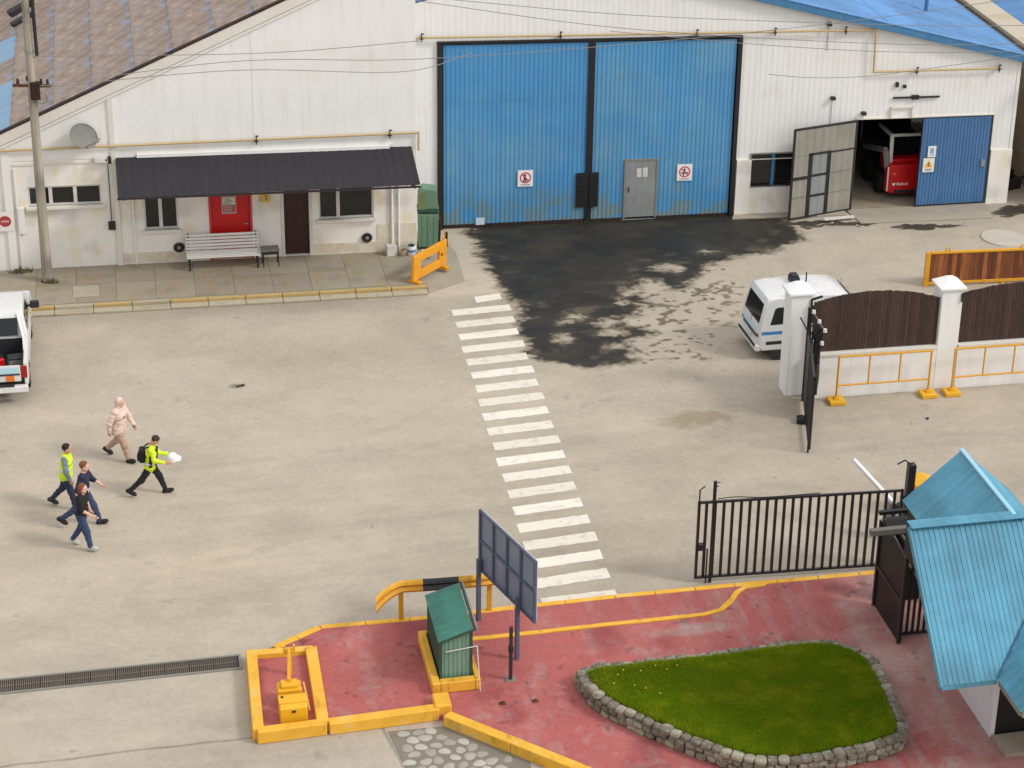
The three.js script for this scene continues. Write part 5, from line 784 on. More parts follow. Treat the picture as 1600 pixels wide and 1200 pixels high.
// ------------------------------------------------------------------ vehicles
// side profile (x forward, y up) extruded over the width; the sides lean in above the belt line
function tumble(g, belt, k) { const p = g.attributes.position; for (let i = 0; i < p.count; i++) { const y = p.getY(i), f = 1 - k * Math.max(0, y - belt); p.setZ(i, p.getZ(i) * f); } g.computeVertexNormals(); return g; }
function shell(pts, width, belt, k, bevel = 0.05, holes) { let g = ext(pts, width, { bevel, seg: 4, holes }).translate(0, 0, -width / 2); g = g.index ? g : mergeVertices(g.deleteAttribute('uv').deleteAttribute('normal'), 1e-4); tumble(g, belt, k); return toCreasedNormals(g.toNonIndexed(), 0.6); }
const onSide = (pts, width, belt, k, s, thick = 0.012, out = 0.002) => { const g = ext(pts, thick, { bevel: 0.003, seg: 1 }); const p = g.attributes.position; for (let i = 0; i < p.count; i++) { const y = p.getY(i), f = 1 - k * Math.max(0, y - belt); p.setZ(i, s * ((width / 2) * f + out - thick + p.getZ(i))); } g.computeVertexNormals(); return g; };
function wheel(t, x, z, r, w = 0.2) { const a = mk('wheel', [new THREE.CylinderGeometry(r, r, w, 28).rotateX(Math.PI / 2).translate(x, r, z), new THREE.TorusGeometry(r - 0.03, 0.03, 6, 28).translate(x, r, z + w / 2 - 0.02)], M.rubber, t); mk('rim', [new THREE.CylinderGeometry(r * 0.6, r * 0.58, w + 0.02, 20).rotateX(Math.PI / 2).translate(x, r, z), new THREE.CylinderGeometry(0.05, 0.05, w + 0.05, 12).rotateX(Math.PI / 2).translate(x, r, z)], M.wheel, a); }
{ // small white van behind the end pillar
  const t = thing('small_van', 'small white van with blue stripe parked behind the white end pillar', 'van', [4.42, 0, 10.42], 0.02);
  const Wd = 1.68, belt = 0.98, k = 0.1;
  mk('body', [shell([[-1.86, 0.3], [-1.96, 0.42], [-1.97, 0.85], [-1.93, 1.1], [-1.79, 1.72], [-1.7, 1.82], [-1.4, 1.88], [0.0, 1.9], [0.5, 1.86], [0.78, 1.72], [1.36, 1.16], [1.86, 0.98], [1.99, 0.8], [2.0, 0.4], [1.9, 0.28]], Wd, belt, k, 0.06)], M.carWhite, t);
  const S = (name, pts, m, s, out) => mk(name, onSide(pts, Wd, belt, k, s, 0.014, out), m, t);
  for (const s of [1, -1]) {
    S('side_window', [[-1.66, 1.1], [-1.62, 1.2], [-1.52, 1.56], [-1.44, 1.6], [-0.72, 1.61], [-0.7, 1.1]], M.carGlass, s, 0.004); S('side_window', [[0.05, 1.06], [0.05, 1.6], [0.42, 1.58], [0.98, 1.08]], M.carGlass, s, 0.004); S('side_window', [[-0.6, 1.08], [-0.6, 1.6], [-0.05, 1.6], [-0.05, 1.07]], M.carGlass, s, 0.004);
    S('stripe', [[-1.9, 0.8], [-1.9, 0.9], [-0.9, 0.9], [-1.1, 0.8]], M.stripeBlue, s, 0.003); S('side_moulding', [[-1.75, 0.5], [-1.75, 0.6], [1.7, 0.6], [1.7, 0.5]], M.plastic, s, 0.012);
    for (const x of [-1.27, 1.22]) mk('wheel_arch', new THREE.CylinderGeometry(0.36, 0.36, 0.05, 28, 1, false, -Math.PI / 2, Math.PI).rotateX(Math.PI / 2).rotateZ(0).translate(x, 0.31, s * (Wd / 2 - 0.02)), M.plastic, t);
    mk('mirror', [bx(0.12, 0.16, 0.2, 0.86, 1.06, s * (Wd / 2 + 0.07), 0.03)], M.plastic, t);
    mk('tail_lamp', [beam([-1.955, 0.72, s * 0.74], [-1.86, 1.16, s * 0.72], 0.13, 0.07, 0.02)], M.lampRed, t);
  }
  // rear face: leaning window, stripes, bumper, plate
  const rear = (name, y0, y1, z0, z1, m, out) => { const X = (y) => (y > 1.1 ? lerp(-1.93, -1.79, (y - 1.1) / 0.62) : y > 0.85 ? lerp(-1.97, -1.93, (y - 0.85) / 0.25) : -1.97) - out; const g = new THREE.BoxGeometry(1, 1, 1, 1, 3, 1), p = g.attributes.position; for (let i = 0; i < p.count; i++) { const y = lerp(y0, y1, p.getY(i) + 0.5), f = 1 - k * Math.max(0, y - belt); p.setXYZ(i, X(y) + (p.getX(i) < 0 ? 0 : 0.03), y, lerp(z0, z1, p.getZ(i) + 0.5) * f); } g.computeVertexNormals(); mk(name, g, m, t); };
  rear('rear_window', 1.1, 1.66, -0.66, 0.66, M.carGlass, 0.012); rear('rear_stripe', 0.78, 0.93, -0.62, 0.62, M.stripeSky, 0.006); rear('rear_stripe', 0.66, 0.76, -0.62, 0.62, M.stripeDark, 0.006); rear('door_gap', 0.5, 1.09, -0.006, 0.006, M.plastic, 0.008);
  mk('wiper', [beam([-1.925, 1.13, -0.05], [-1.8, 1.42, 0.3], 0.015, 0.015)], M.plastic, t);
  mk('bumper', [bx(0.16, 0.2, 1.66, -1.98, 0.3, 0, 0.04)], M.carWhite, t); for (const x of [-0.65, 0.02, 1.0]) for (const s of [1, -1]) mk('door_seam', onSide([[x, 0.36], [x, 1.7], [x + 0.012, 1.7], [x + 0.012, 0.36]], Wd, belt, k, s, 0.01, 0.002), M.plastic, t); mk('fuel_flap', onSide([[-1.5, 0.66], [-1.5, 0.78], [-1.36, 0.78], [-1.36, 0.66]], Wd, belt, k, 1, 0.01, 0.003), M.offWhite, t); mk('door_handle', onSide([[-0.5, 0.97], [-0.5, 1.01], [-0.3, 1.01], [-0.3, 0.97]], Wd, belt, k, 1, 0.02, 0.012), M.plastic, t); mk('bumper_insert', [bx(0.04, 0.08, 1.5, -2.055, 0.42, 0, 0.01)], M.plastic, t); mk('number_plate', [bx(0.02, 0.12, 0.42, -1.995, 0.54, 0, 0.004)], M.lampClear, t);
  mk('underside', [span(-1.8, 1.85, 0.2, 0.34, -0.7, 0.7)], M.plastic, t); mk('roof_gutter', [span(-1.3, 0.0, 1.88, 1.905, -0.66, -0.63), span(-1.3, 0.0, 1.88, 1.905, 0.63, 0.66)], M.offWhite, t);
  mk('roof_beacon', [bx(0.26, 0.16, 0.34, -0.62, 1.89, -0.35, 0.02), bx(0.2, 0.06, 0.28, -0.62, 2.05, -0.35, 0.01)], M.plastic, t); mk('aerial', [rod([-0.3, 1.86, -0.2], [-0.3, 2.2, -0.2], 0.02)], M.plastic, t);
  for (const x of [-1.27, 1.22]) for (const s of [1, -1]) wheel(t, x, s * (Wd / 2 - 0.12), 0.3, 0.19);
  mk('windscreen', [beam([0.82, 1.72, 0], [1.32, 1.22, 0], 1.3, 0.02)], M.carGlass, t); mk('headlamp', bx(0.1, 0.16, 0.28, 1.93, 0.78, 0.6, 0.03), M.lampClear, t); mk('headlamp', bx(0.1, 0.16, 0.28, 1.93, 0.78, -0.6, 0.03), M.lampClear, t);
}
{ // white pickup at the left edge
  const t = thing('pickup_truck', 'white pickup truck with open load bed, cut by the left picture edge', 'pickup truck', [-17.88, 0, 8.15], Math.PI / 2);
  const Wd = 1.8, belt = 1.02, k = 0.17;
  mk('body', [shell([[-0.78, 0.4], [-0.78, 1.06], [-0.62, 1.6], [-0.5, 1.72], [0.62, 1.74], [0.95, 1.64], [1.6, 1.1], [2.5, 1.0], [2.66, 0.8], [2.68, 0.42]], Wd, belt, k, 0.06)], M.carWhite, t);
  mk('bed_floor', [span(-2.52, -0.79, 0.58, 0.66, -0.82, 0.82)], M.black, t); mk('bed_liner', [span(-2.5, -0.79, 0.661, 1.04, 0.76, 0.79), span(-2.5, -0.79, 0.661, 1.04, -0.79, -0.76), span(-0.82, -0.79, 0.661, 1.04, -0.759, 0.759)], M.plastic, t);
  for (const s of [1, -1]) {
    mk('bed_side', [ext([[-2.56, 0.52], [-2.56, 1.08], [-0.78, 1.08], [-0.78, 0.45], [-1.2, 0.45], [-1.28, 0.72], [-1.55, 0.84], [-1.82, 0.72], [-1.9, 0.5]], 0.1, { bevel: 0.025, seg: 3 }).translate(0, 0, s > 0 ? Wd / 2 - 0.1 : -Wd / 2)], M.carWhite, t);
    mk('bed_rail', [span(-2.54, -0.79, 1.081, 1.1, s * (Wd / 2 - 0.05) - 0.05, s * (Wd / 2 - 0.05) + 0.05, 0.006)], M.offWhite, t);
    mk('stripe', onSide([[-2.5, 0.88], [-2.5, 1.0], [-1.5, 1.0], [-1.7, 0.88]], Wd, belt, 0, s, 0.01, 0.004), M.stripeSky, t); mk('stripe', onSide([[-2.5, 0.74], [-2.5, 0.84], [-2.0, 0.84], [-2.05, 0.74]], Wd, belt, 0, s, 0.01, 0.004), M.lampAmber, t);
    mk('side_window', onSide([[-0.52, 1.14], [-0.44, 1.56], [0.15, 1.58], [0.15, 1.14]], Wd, belt, k, s, 0.014, 0.004), M.carGlass, t); mk('side_window', onSide([[0.22, 1.14], [0.22, 1.58], [0.62, 1.57], [1.2, 1.14]], Wd, belt, k, s, 0.014, 0.004), M.carGlass, t);
    mk('mirror', [bx(0.12, 0.2, 0.24, 1.05, 1.1, s * (Wd / 2 + 0.14), 0.03), beam([1.02, 1.2, s * (Wd / 2 - 0.08)], [1.03, 1.16, s * (Wd / 2 + 0.06)], 0.05, 0.05)], M.plastic, t);
    mk('tail_lamp', [bx(0.08, 0.34, 0.16, -2.545, 0.7, s * (Wd / 2 - 0.1), 0.02)], M.lampRed, t); mk('door_handle', [bx(0.16, 0.03, 0.03, 0.05, 1.02, s * (Wd / 2 + 0.01), 0.01)], M.offWhite, t);
    for (const x of [-1.55, 1.6]) { wheel(t, x, s * (Wd / 2 - 0.13), 0.36, 0.24); }
    mk('roll_bar', [beam([-0.85, 1.1, s * 0.76], [-0.6, 1.66, s * 0.66], 0.07, 0.09, 0.01), beam([-0.85, 1.1, s * 0.78], [-1.7, 1.1, s * 0.82], 0.06, 0.05)], M.carWhite, t);
  }
  const tg = mk('tailgate', [span(-2.6, -2.54, 0.62, 1.06, -0.72, 0.72, 0.015)], M.carWhite, t); mk('tailgate_band', [span(-2.612, -2.601, 0.86, 1.02, -0.68, 0.68)], M.stripeSky, tg); mk('tailgate_line', [span(-2.614, -2.601, 0.8, 0.84, -0.7, 0.7)], M.stripeDark, tg); mk('orange_mark', [span(-2.614, -2.601, 0.64, 0.79, 0.36, 0.56)], M.lampAmber, tg);
  mk('rear_window', [beam([-0.8, 1.12, 0], [-0.65, 1.56, 0], 1.3, 0.03)], M.carGlass, t); mk('bumper', [bx(0.16, 0.18, 1.76, -2.66, 0.36, 0, 0.03)], M.carWhite, t); mk('bumper_step', [bx(0.14, 0.03, 1.1, -2.68, 0.542, 0, 0.006)], M.plastic, t); mk('number_plate', [bx(0.02, 0.12, 0.4, -2.75, 0.4, 0)], M.lampClear, t);
  mk('underside', [span(-2.3, 2.5, 0.3, 0.46, -0.6, 0.6)], M.plastic, t); mk('windscreen', [beam([0.98, 1.6, 0], [1.56, 1.14, 0], 1.35, 0.02)], M.carGlass, t);
  const d = thing('jerrycan', 'red fuel can lying in the bed of the white pickup', 'fuel can', [-17.74, 0.668, 10.15], 0.3); mk('can', [bx(0.34, 0.36, 0.2, 0, 0, 0, 0.04)], M.red, d); mk('spout', [rod([0.1, 0.35, 0], [0.14, 0.45, 0], 0.03)], M.dark, d); mk('handle', [beam([-0.1, 0.4, 0], [0.05, 0.4, 0], 0.03, 0.03), beam([-0.1, 0.34, 0], [-0.1, 0.41, 0], 0.03, 0.03)], M.red, d);
  const b = thing('tool_box', 'dark grey box lying in the bed of the white pickup', 'box', [-17.3, 0.668, 9.9], 0.15); mk('case', [bx(0.36, 0.24, 0.3, 0, 0, 0, 0.02)], M.grey, b); mk('lid', [bx(0.38, 0.05, 0.32, 0, 0.24, 0, 0.012)], M.plastic, b);
}
{ // skid steer loader in the dark garage
  const t = thing('skid_loader', 'red compact loader with white frame parked inside the dark garage', 'loader', [11.55, 0.02, -1.0]);
  const R = M.loaderRed;
  mk('tail', [ext([[-0.98, 0.3], [-0.74, 0.22], [0.74, 0.22], [0.98, 0.3], [0.98, 1.12], [0.86, 1.26], [-0.86, 1.26], [-0.98, 1.12]], 0.34, { bevel: 0.05, seg: 3 }).translate(0, 0, 0)], R, t, 'red rear door');
  mk('engine_cover', [bx(1.7, 0.5, 0.9, 0, 0.86, -0.42, 0.06)], R, t); mk('chassis', [bx(1.5, 0.7, 2.2, 0, 0.25, -1.15, 0.05)], M.dark, t);
  mk('corner_strip', [beam([-0.96, 0.34, 0.35], [-0.96, 1.2, 0.33], 0.045, 0.03)], M.offWhite, t);
  mk('cab_frame', [beam([-0.78, 1.2, 0.0], [-0.74, 2.16, -0.15], 0.13, 0.12, 0.02), beam([0.78, 1.2, 0.0], [0.74, 2.16, -0.15], 0.13, 0.12, 0.02), beam([-0.8, 2.17, -0.15], [0.8, 2.17, -0.15], 0.1, 0.1, 0.02), beam([-0.74, 2.16, -0.15], [-0.7, 2.1, -1.5], 0.1, 0.1), beam([0.74, 2.16, -0.15], [0.7, 2.1, -1.5], 0.1, 0.1)], M.offWhite, t);
  mk('cab', [bx(1.2, 1.0, 1.2, 0, 1.15, -0.95, 0.05)], M.carGlass, t); mk('lift_arm', [beam([-0.98, 1.7, 0.0], [-1.05, 1.2, -1.9], 0.14, 0.2, 0.03), beam([-0.98, 1.7, 0], [-0.9, 1.0, 0.1], 0.12, 0.2, 0.03)], M.grey, t); mk('lift_arm', [beam([0.98, 1.7, 0.0], [1.05, 1.2, -1.9], 0.14, 0.2, 0.03)], M.grey, t);
  for (const x of [-0.92, 0.92]) for (const z of [-0.5, -1.7]) { mk('wheel', new THREE.CylinderGeometry(0.4, 0.4, 0.28, 24).rotateZ(Math.PI / 2).translate(x, 0.4, z), M.rubber, t); }
  mk('amber_lamp', bx(0.08, 0.06, 0.02, -0.72, 0.92, 0.345, 0.005), M.lampAmber, t); mk('lower_grille', [span(-0.7, 0.7, 0.26, 0.36, 0.341, 0.35)], M.plastic, t);
  const logo = new THREE.PlaneGeometry(0.92, 0.17).translate(-0.34, 0.58, 0.347); logo.userData.keepUV = true;
  mk('lettering', logo, mat(0xffffff, 0.5, { map: canvasTex(460, 80, (k, w, h) => { k.fillStyle = '#c4151a'; k.fillRect(0, 0, w, h); k.fillStyle = '#f1efec'; k.beginPath(); k.moveTo(14, 18); k.lineTo(30, 26); k.lineTo(52, 26); k.lineTo(68, 18); k.lineTo(68, 44); k.lineTo(52, 66); k.lineTo(30, 66); k.lineTo(14, 44); k.fill(); k.font = 'bold 62px sans-serif'; k.textBaseline = 'middle'; k.fillText('Bobcat', 92, 42); }) }), t);
}
{ // neighbouring shed beyond the corner
  const t = thing('neighbour_shed', 'plain beige shed with a blue roof beyond the warehouse corner, right edge', 'shed');
  mk('wall', [span(16.1, 16.4, 0, 4.9, -40, 0.6), span(16.4, 30, 0, 4.9, 0.3, 0.6)], mat(C(176, 160, 138), 0.9, { map: rep(T_grime, 0.3) }), t); mk('parapet', [span(15.7, 16.7, 4.9, 5.04, -40, 0.9, 0.02)], mat(C(192, 182, 164), 0.9, { map: rep(T_grime, 0.35) }), t);
  for (let j = 0; j < 8; j++) mk('roof_sheet', sheet([16.7, 4.8, 0.5 - j * 3], [0, 0, -1], [1, 0.12, 0].map((q, i) => (i === 0 ? -q : -q)), 0, 3, -10, 0, 0.3, 0.03), M.blueRoof, t);
  mk('gutter', [span(16.4, 16.7, 4.7, 4.88, 0.62, 0.75)], M.blueTrim, t); mk('downpipe', rod([16.25, 0, 0.7], [16.25, 4.8, 0.7], 0.06), M.blueTrim, t);
  for (const [x, z, s, label] of [[15.45, -1.4, 0.8, 'dark scrap heap in the passage beyond the warehouse corner']]) { const g = thing('scrap_heap', label, 'scrap', [x, 0, z], 0.3); mk('crate', [bx(0.9 * s, 0.5 * s, 0.7 * s, 0, 0, 0, 0.03)], M.dark, g); mk('crate', [bx(0.5 * s, 0.34 * s, 0.5 * s, -0.1, 0.5 * s, -0.05, 0.03, 0.4)], M.black, g); mk('scrap_bar', [beam([-0.5 * s, 0.1, 0.45 * s], [0.5 * s, 0.6 * s, 0.4 * s], 0.08, 0.06)], M.dark, g); }
}
// small litter and stones on the yard
{ const p = thing('litter', 'small dark scrap lying on the open yard', 'litter', [-11.72, 0.005, 10.62], 0.5); mk('scrap', [bx(0.22, 0.02, 0.05, 0, 0, 0, 0.005), bx(0.1, 0.03, 0.06, 0.08, 0, 0.03, 0.01, 0.6)], M.dark, p);
  const q = thing('litter', 'tiny dark stone on the ground before the right white wall', 'stone', [6.0, 0.005, 15.6]); mk('stone', [new THREE.IcosahedronGeometry(0.05, 1).scale(1, 0.6, 0.8).translate(0, 0.02, 0)], M.dark, q);
  const s = thing('timber_piece', 'pale timber board lying at the foot of the open grey garage leaf', 'board', [8.35, 0.07, 0.95], 0.12); mk('board', [bx(1.1, 0.05, 0.16, 0, 0, 0, 0.008)], M.offWhite, s); mk('end_grain', bx(0.012, 0.045, 0.15, 0.556, 0.002, 0), M.trim, s); }

// ------------------------------------------------------------------ people
// bones are [ax, ay, az, bx, by, bz, ra, rb]; their distances are joined by a smooth minimum and meshed
function fieldMesh(bones, cell, k = 0.03, cut, fold = 0) { // fold: depth of cloth creases
  const lo = [1e9, 1e9, 1e9], hi = [-1e9, -1e9, -1e9];
  for (const b of bones) for (let a = 0; a < 3; a++) { lo[a] = Math.min(lo[a], b[a] - b[6], b[a + 3] - b[7]); hi[a] = Math.max(hi[a], b[a] + b[6], b[a + 3] + b[7]); }
  const size = Math.max(hi[0] - lo[0], hi[1] - lo[1], hi[2] - lo[2]) + cell * 8, n = Math.ceil(size / cell) + 1, c = [0, 1, 2].map((a) => (lo[a] + hi[a]) / 2), half = n / 2;
  const mc = new MarchingCubes(n, new THREE.MeshBasicMaterial(), false, false, 120000); mc.isolation = 0; mc.field.fill(-1);
  const i0 = [0, 1, 2].map((a) => Math.max(1, Math.floor((lo[a] - c[a]) / cell + half) - 2)), i1 = [0, 1, 2].map((a) => Math.min(n - 2, Math.ceil((hi[a] - c[a]) / cell + half) + 2));
  const D = bones.map((b) => { const x = b[3] - b[0], y = b[4] - b[1], z = b[5] - b[2]; return [x, y, z, 1 / Math.max(1e-9, x * x + y * y + z * z)]; });
  for (let iz = i0[2]; iz <= i1[2]; iz++) for (let iy = i0[1]; iy <= i1[1]; iy++) for (let ix = i0[0]; ix <= i1[0]; ix++) {
    const x = c[0] + (ix - half) * cell, y = c[1] + (iy - half) * cell, z = c[2] + (iz - half) * cell; let d = 1e3;
    for (let j = 0; j < bones.length; j++) { const b = bones[j], e = D[j], px = x - b[0], py = y - b[1], pz = z - b[2]; let t = (px * e[0] + py * e[1] + pz * e[2]) * e[3]; t = t < 0 ? 0 : t > 1 ? 1 : t; const qx = px - e[0] * t, qy = py - e[1] * t, qz = pz - e[2] * t, q = Math.sqrt(qx * qx + qy * qy + qz * qz) - b[6] - (b[7] - b[6]) * t; const kk = b[8] ?? k, h = Math.max(0, kk - Math.abs(d - q)) / kk; d = Math.min(d, q) - h * h * kk * 0.25; }
    if (fold) d += fold * Math.sin(x * 21 + 2.2 * Math.sin(y * 17)) * Math.sin(y * 29 + z * 23 + 1.5 * Math.sin(x * 19)); if (cut) d = Math.max(d, cut(x, y, z)); mc.field[ix + iy * n + iz * n * n] = -d;
  }
  mc.update(); const m = mc.count, pos = new Float32Array(m * 3); for (let i = 0; i < m; i++) for (let a = 0; a < 3; a++) pos[i * 3 + a] = c[a] + mc.positionArray[i * 3 + a] * half * cell;
  let g = new THREE.BufferGeometry(); g.setAttribute('position', new THREE.BufferAttribute(pos, 3)); g = mergeVertices(g, cell * 0.01); g.computeVertexNormals();
  const nn = g.attributes.normal, pp = g.attributes.position; let s = 0; for (let i = 0; i < pp.count; i += 7) s += nn.getX(i) * (pp.getX(i) - c[0]) + nn.getZ(i) * (pp.getZ(i) - c[2]); if (s < 0) { for (let i = 0; i < nn.count; i++) nn.setXYZ(i, -nn.getX(i), -nn.getY(i), -nn.getZ(i)); const ix = g.index.array; for (let i = 0; i < ix.length; i += 3) { const q = ix[i]; ix[i] = ix[i + 1]; ix[i + 1] = q; } }
  g = g.toNonIndexed(); return g;
}
const B = (a, b, ra, rb = ra, k) => [a[0], a[1], a[2], b[0], b[1], b[2], ra, rb, k];
// one head (face towards +z, centre at the origin) and one relaxed hand (wrist at the origin, fingers down, palm towards -x), shared
const HEAD = (() => fieldMesh([B([0, 0.035, -0.012], [0, 0.035, -0.02], 0.083), B([0, 0.02, 0.02], [0, 0.0, 0.022], 0.07), B([0, -0.055, 0.03], [0, -0.075, 0.045], 0.045, 0.036), B([-0.03, -0.045, 0.015], [0.03, -0.045, 0.015], 0.048),
  B([0, 0.012, 0.088], [0, -0.022, 0.1], 0.009, 0.015, 0.012), B([-0.028, 0.022, 0.082], [0.028, 0.022, 0.082], 0.012, 0.012, 0.012), B([-0.082, 0.012, -0.005], [-0.084, -0.02, 0], 0.017, 0.012, 0.01), B([0.082, 0.012, -0.005], [0.084, -0.02, 0], 0.017, 0.012, 0.01), B([-0.02, -0.052, 0.082], [0.02, -0.052, 0.082], 0.008, 0.008, 0.008), B([0, -0.06, -0.02], [0, -0.13, -0.015], 0.055, 0.056)], 0.005, 0.04))();
const HAND = (() => { const b = [B([0, 0.01, 0], [0, -0.03, 0], 0.026, 0.028), B([0, -0.035, -0.026], [0, -0.085, -0.03], 0.016, 0.014), B([0, -0.035, 0.0], [0, -0.09, 0.0], 0.017, 0.014), B([0, -0.035, 0.026], [0, -0.085, 0.03], 0.016, 0.014)];
  [[-0.033, 0.062], [-0.011, 0.075], [0.012, 0.08], [0.034, 0.072]].forEach(([z, l], i) => { const c = -0.35 - 0.1 * (3 - i); let p = [0, -0.088, z]; let a = c * 0.4; for (let s = 0; s < 3; s++) { const q = [p[0] + Math.sin(a) * l * [0.45, 0.32, 0.23][s], p[1] - Math.cos(a) * l * [0.45, 0.32, 0.23][s], p[2] + z * 0.03]; b.push(B(p, q, 0.0092 - s * 0.0008, 0.0086 - s * 0.0008, 0.005)); p = q; a += c; } });
  b.push(B([0, -0.025, 0.028], [-0.012, -0.055, 0.052], 0.013, 0.011, 0.012), B([-0.012, -0.055, 0.052], [-0.022, -0.088, 0.056], 0.0105, 0.0088, 0.006)); return fieldMesh(b, 0.0045, 0.012); })();
const skinM = [C(206, 160, 138), C(196, 148, 124), C(214, 170, 150)].map((c) => mat(c, 0.6)), eyeM = mat(C(40, 30, 26), 0.3), lipM = mat(C(160, 92, 84), 0.5);
const V3 = (a) => new THREE.Vector3(...a), add3 = (a, b, s = 1) => [a[0] + b[0] * s, a[1] + b[1] * s, a[2] + b[2] * s];
// pose: f / b = thigh angles of the leading and trailing leg, lead = +1 left leg in front
function makePerson(o) {
  const t = thing('person', o.label, 'person', [o.x, 0, o.z], o.turn), H = o.h / 1.74, lean = o.lean ?? 0.06;
  const P = (x, y, z) => [x * H, y * H, (z + (y - 0.93) * Math.tan(y > 0.93 ? lean : 0)) * H];
  const J = { pel: P(0, 0.95, 0), belly: P(0, 1.1, 0.012), chest: P(0, 1.27, 0.01), neck: P(0, 1.46, 0.0), head: P(0, 1.6, 0.035 + (o.bow ?? 0) * 0.04) };
  const w = o.slim ?? 1, leg = (s, a, kn, toe) => { const hip = [s * 0.09 * H, 0.92 * H, 0], knee = add3(hip, [s * 0.01, -Math.cos(a) * 0.43 * H, Math.sin(a) * 0.43 * H]), c = a - kn, ank = add3(knee, [0, -Math.cos(c) * 0.4 * H, Math.sin(c) * 0.4 * H]), f = toe, heel = add3(ank, [0, -0.045 * Math.cos(f) - 0.03 * Math.sin(f), -0.045 * Math.cos(f) + 0.045 * Math.sin(f)]), tip = add3(heel, [s * 0.02, Math.sin(f) * 0.19, Math.cos(f) * 0.19]); return { hip, knee, ank, heel, tip }; };
  const lead = o.lead ?? 1, Lf = leg(lead, o.f, o.fk ?? 0.12, o.ft ?? 0.18), Lb = leg(-lead, o.b, o.bk ?? 0.45, o.bt ?? -0.55);
  const low = Math.min(Lf.heel[1], Lf.tip[1], Lb.heel[1], Lb.tip[1]) - 0.04;
  const arm = (s, [a, e, out]) => { const sh = P(s * 0.185 * w, 1.41, 0), el = add3(sh, [s * (0.05 + out) * H, -Math.cos(a) * 0.29 * H, Math.sin(a) * 0.29 * H]), c = a + e, wr = add3(el, [s * (0.0 - out * 0.6) * H, -Math.cos(c) * 0.25 * H, Math.sin(c) * 0.25 * H]); return { sh, el, wr, dir: V3(wr).sub(V3(el)).normalize() }; };
  const aL = arm(1, o.aL), aR = arm(-1, o.aR), g = o.grow ?? 0;
  const torso = (q) => [B(add3(J.pel, [-0.065 * H * w, 0, 0]), add3(J.pel, [0.065 * H * w, 0, 0]), (0.105 * w + q) * H), B(add3(J.pel, [0, 0.02, 0]), J.belly, (0.115 * w + q) * H, (0.11 * w + q) * H), B(add3(J.belly, [-0.045 * H, 0, 0]), add3(J.belly, [0.045 * H, 0, 0]), (0.1 * w + q) * H), B(add3(J.chest, [-0.075 * H * w, 0, 0]), add3(J.chest, [0.075 * H * w, 0, 0]), (0.108 * w + q) * H), B(add3(aL.sh, [-0.03, -0.01, 0]), add3(aR.sh, [0.03, -0.01, 0]), (0.06 + q) * H)];
  const arms = (q, f = 1, r = 1) => [aL, aR].flatMap((m) => { const e = add3(m.el, [m.dir.x * 0.25 * H * f, m.dir.y * 0.25 * H * f, m.dir.z * 0.25 * H * f]); return [B(m.sh, m.el, (0.052 + q) * H, (0.041 + q) * H), ...(f > 0 ? [B(m.el, e, (0.04 + q) * H, lerp(0.04, 0.029, f) * H + q * H)] : [])]; });
  const legs = (q, f = 1) => [Lf, Lb].flatMap((l) => [B(l.hip, l.knee, (0.083 + q) * H, (0.056 + q) * H), B(l.knee, add3(l.knee, V3(l.ank).sub(V3(l.knee)).toArray(), f), (0.055 + q) * H, (lerp(0.055, 0.036, f) + q) * H)]);
  const shoes = (q) => [Lf, Lb].flatMap((l) => [B(l.heel, add3(l.heel, V3(l.tip).sub(V3(l.heel)).toArray(), 0.75), 0.036 + q, 0.042 + q), B(add3(l.heel, V3(l.tip).sub(V3(l.heel)).toArray(), 0.75), l.tip, 0.042 + q, 0.03 + q), B(l.ank, l.heel, 0.042 + q, 0.036 + q)]);
  const skin = skinM[o.skin ?? 0], up = (gm) => gm.translate(0, -low, 0);
  const headM = new THREE.Matrix4().compose(V3(J.head), new THREE.Quaternion().setFromEuler(new THREE.Euler((o.bow ?? 0) * 0.5 + lean, o.look ?? 0, 0)), new THREE.Vector3(H, H, H));
  const handG = (m, s) => { const q = new THREE.Quaternion().setFromUnitVectors(new THREE.Vector3(0, -1, 0), m.dir), gm = HAND.clone().scale(s, 1, 1); if (s < 0) { const p = gm.attributes.position, n = gm.attributes.normal; for (const a of [p, n]) for (let i = 0; i < a.count; i += 3) { const v = [a.getX(i), a.getY(i), a.getZ(i)]; a.setXYZ(i, a.getX(i + 1), a.getY(i + 1), a.getZ(i + 1)); a.setXYZ(i + 1, ...v); } } return gm.applyMatrix4(new THREE.Matrix4().compose(V3(m.wr), q, new THREE.Vector3(H, H, H))); };
  const head = HEAD.clone().applyMatrix4(headM);
  const body = mergeGeometries([fieldMesh([...torso(0), ...arms(0), ...legs(0), ...shoes(-0.006), B(J.neck, add3(J.head, [0, -0.06, -0.02]), 0.056 * H, 0.052 * H)], 0.017, 0.04), head, handG(aL, 1), handG(aR, -1)].map((q) => prep(q)));
  mk('body', up(body), skin, t);
  const wear = (name, bones, m, cell = 0.017, k = 0.045, cut) => mk(name, up(fieldMesh(bones, cell, k, cut, cell > 0.015 ? 0.009 : 0)), m, t);
  const hm = (x, y, z) => V3([x, y, z]).applyMatrix4(headM).toArray();
  mk('eyes', up(mergeGeometries([-0.03, 0.03].map((x) => prep(new THREE.SphereGeometry(0.0095 * H, 8, 6).translate(...hm(x, 0.006, 0.083)))))), eyeM, t); mk('mouth', up(prep(new THREE.SphereGeometry(0.02 * H, 10, 6).scale(1, 0.25, 0.3).translate(...hm(0, -0.052, 0.09)))), lipM, t);
  const inv = headM.clone().invert(), hv = new THREE.Vector3();
  const hairCut = (fn) => (x, y, z) => { hv.set(x, y, z).applyMatrix4(inv); return fn(hv.x, hv.y, hv.z) * H; };
  o.dress({ t, J, H, torso, arms, legs, shoes, wear, hm, hairCut, aL, aR, Lf, Lb, up, low, P, B });
  return { t, low, J, H, aL, aR };
}
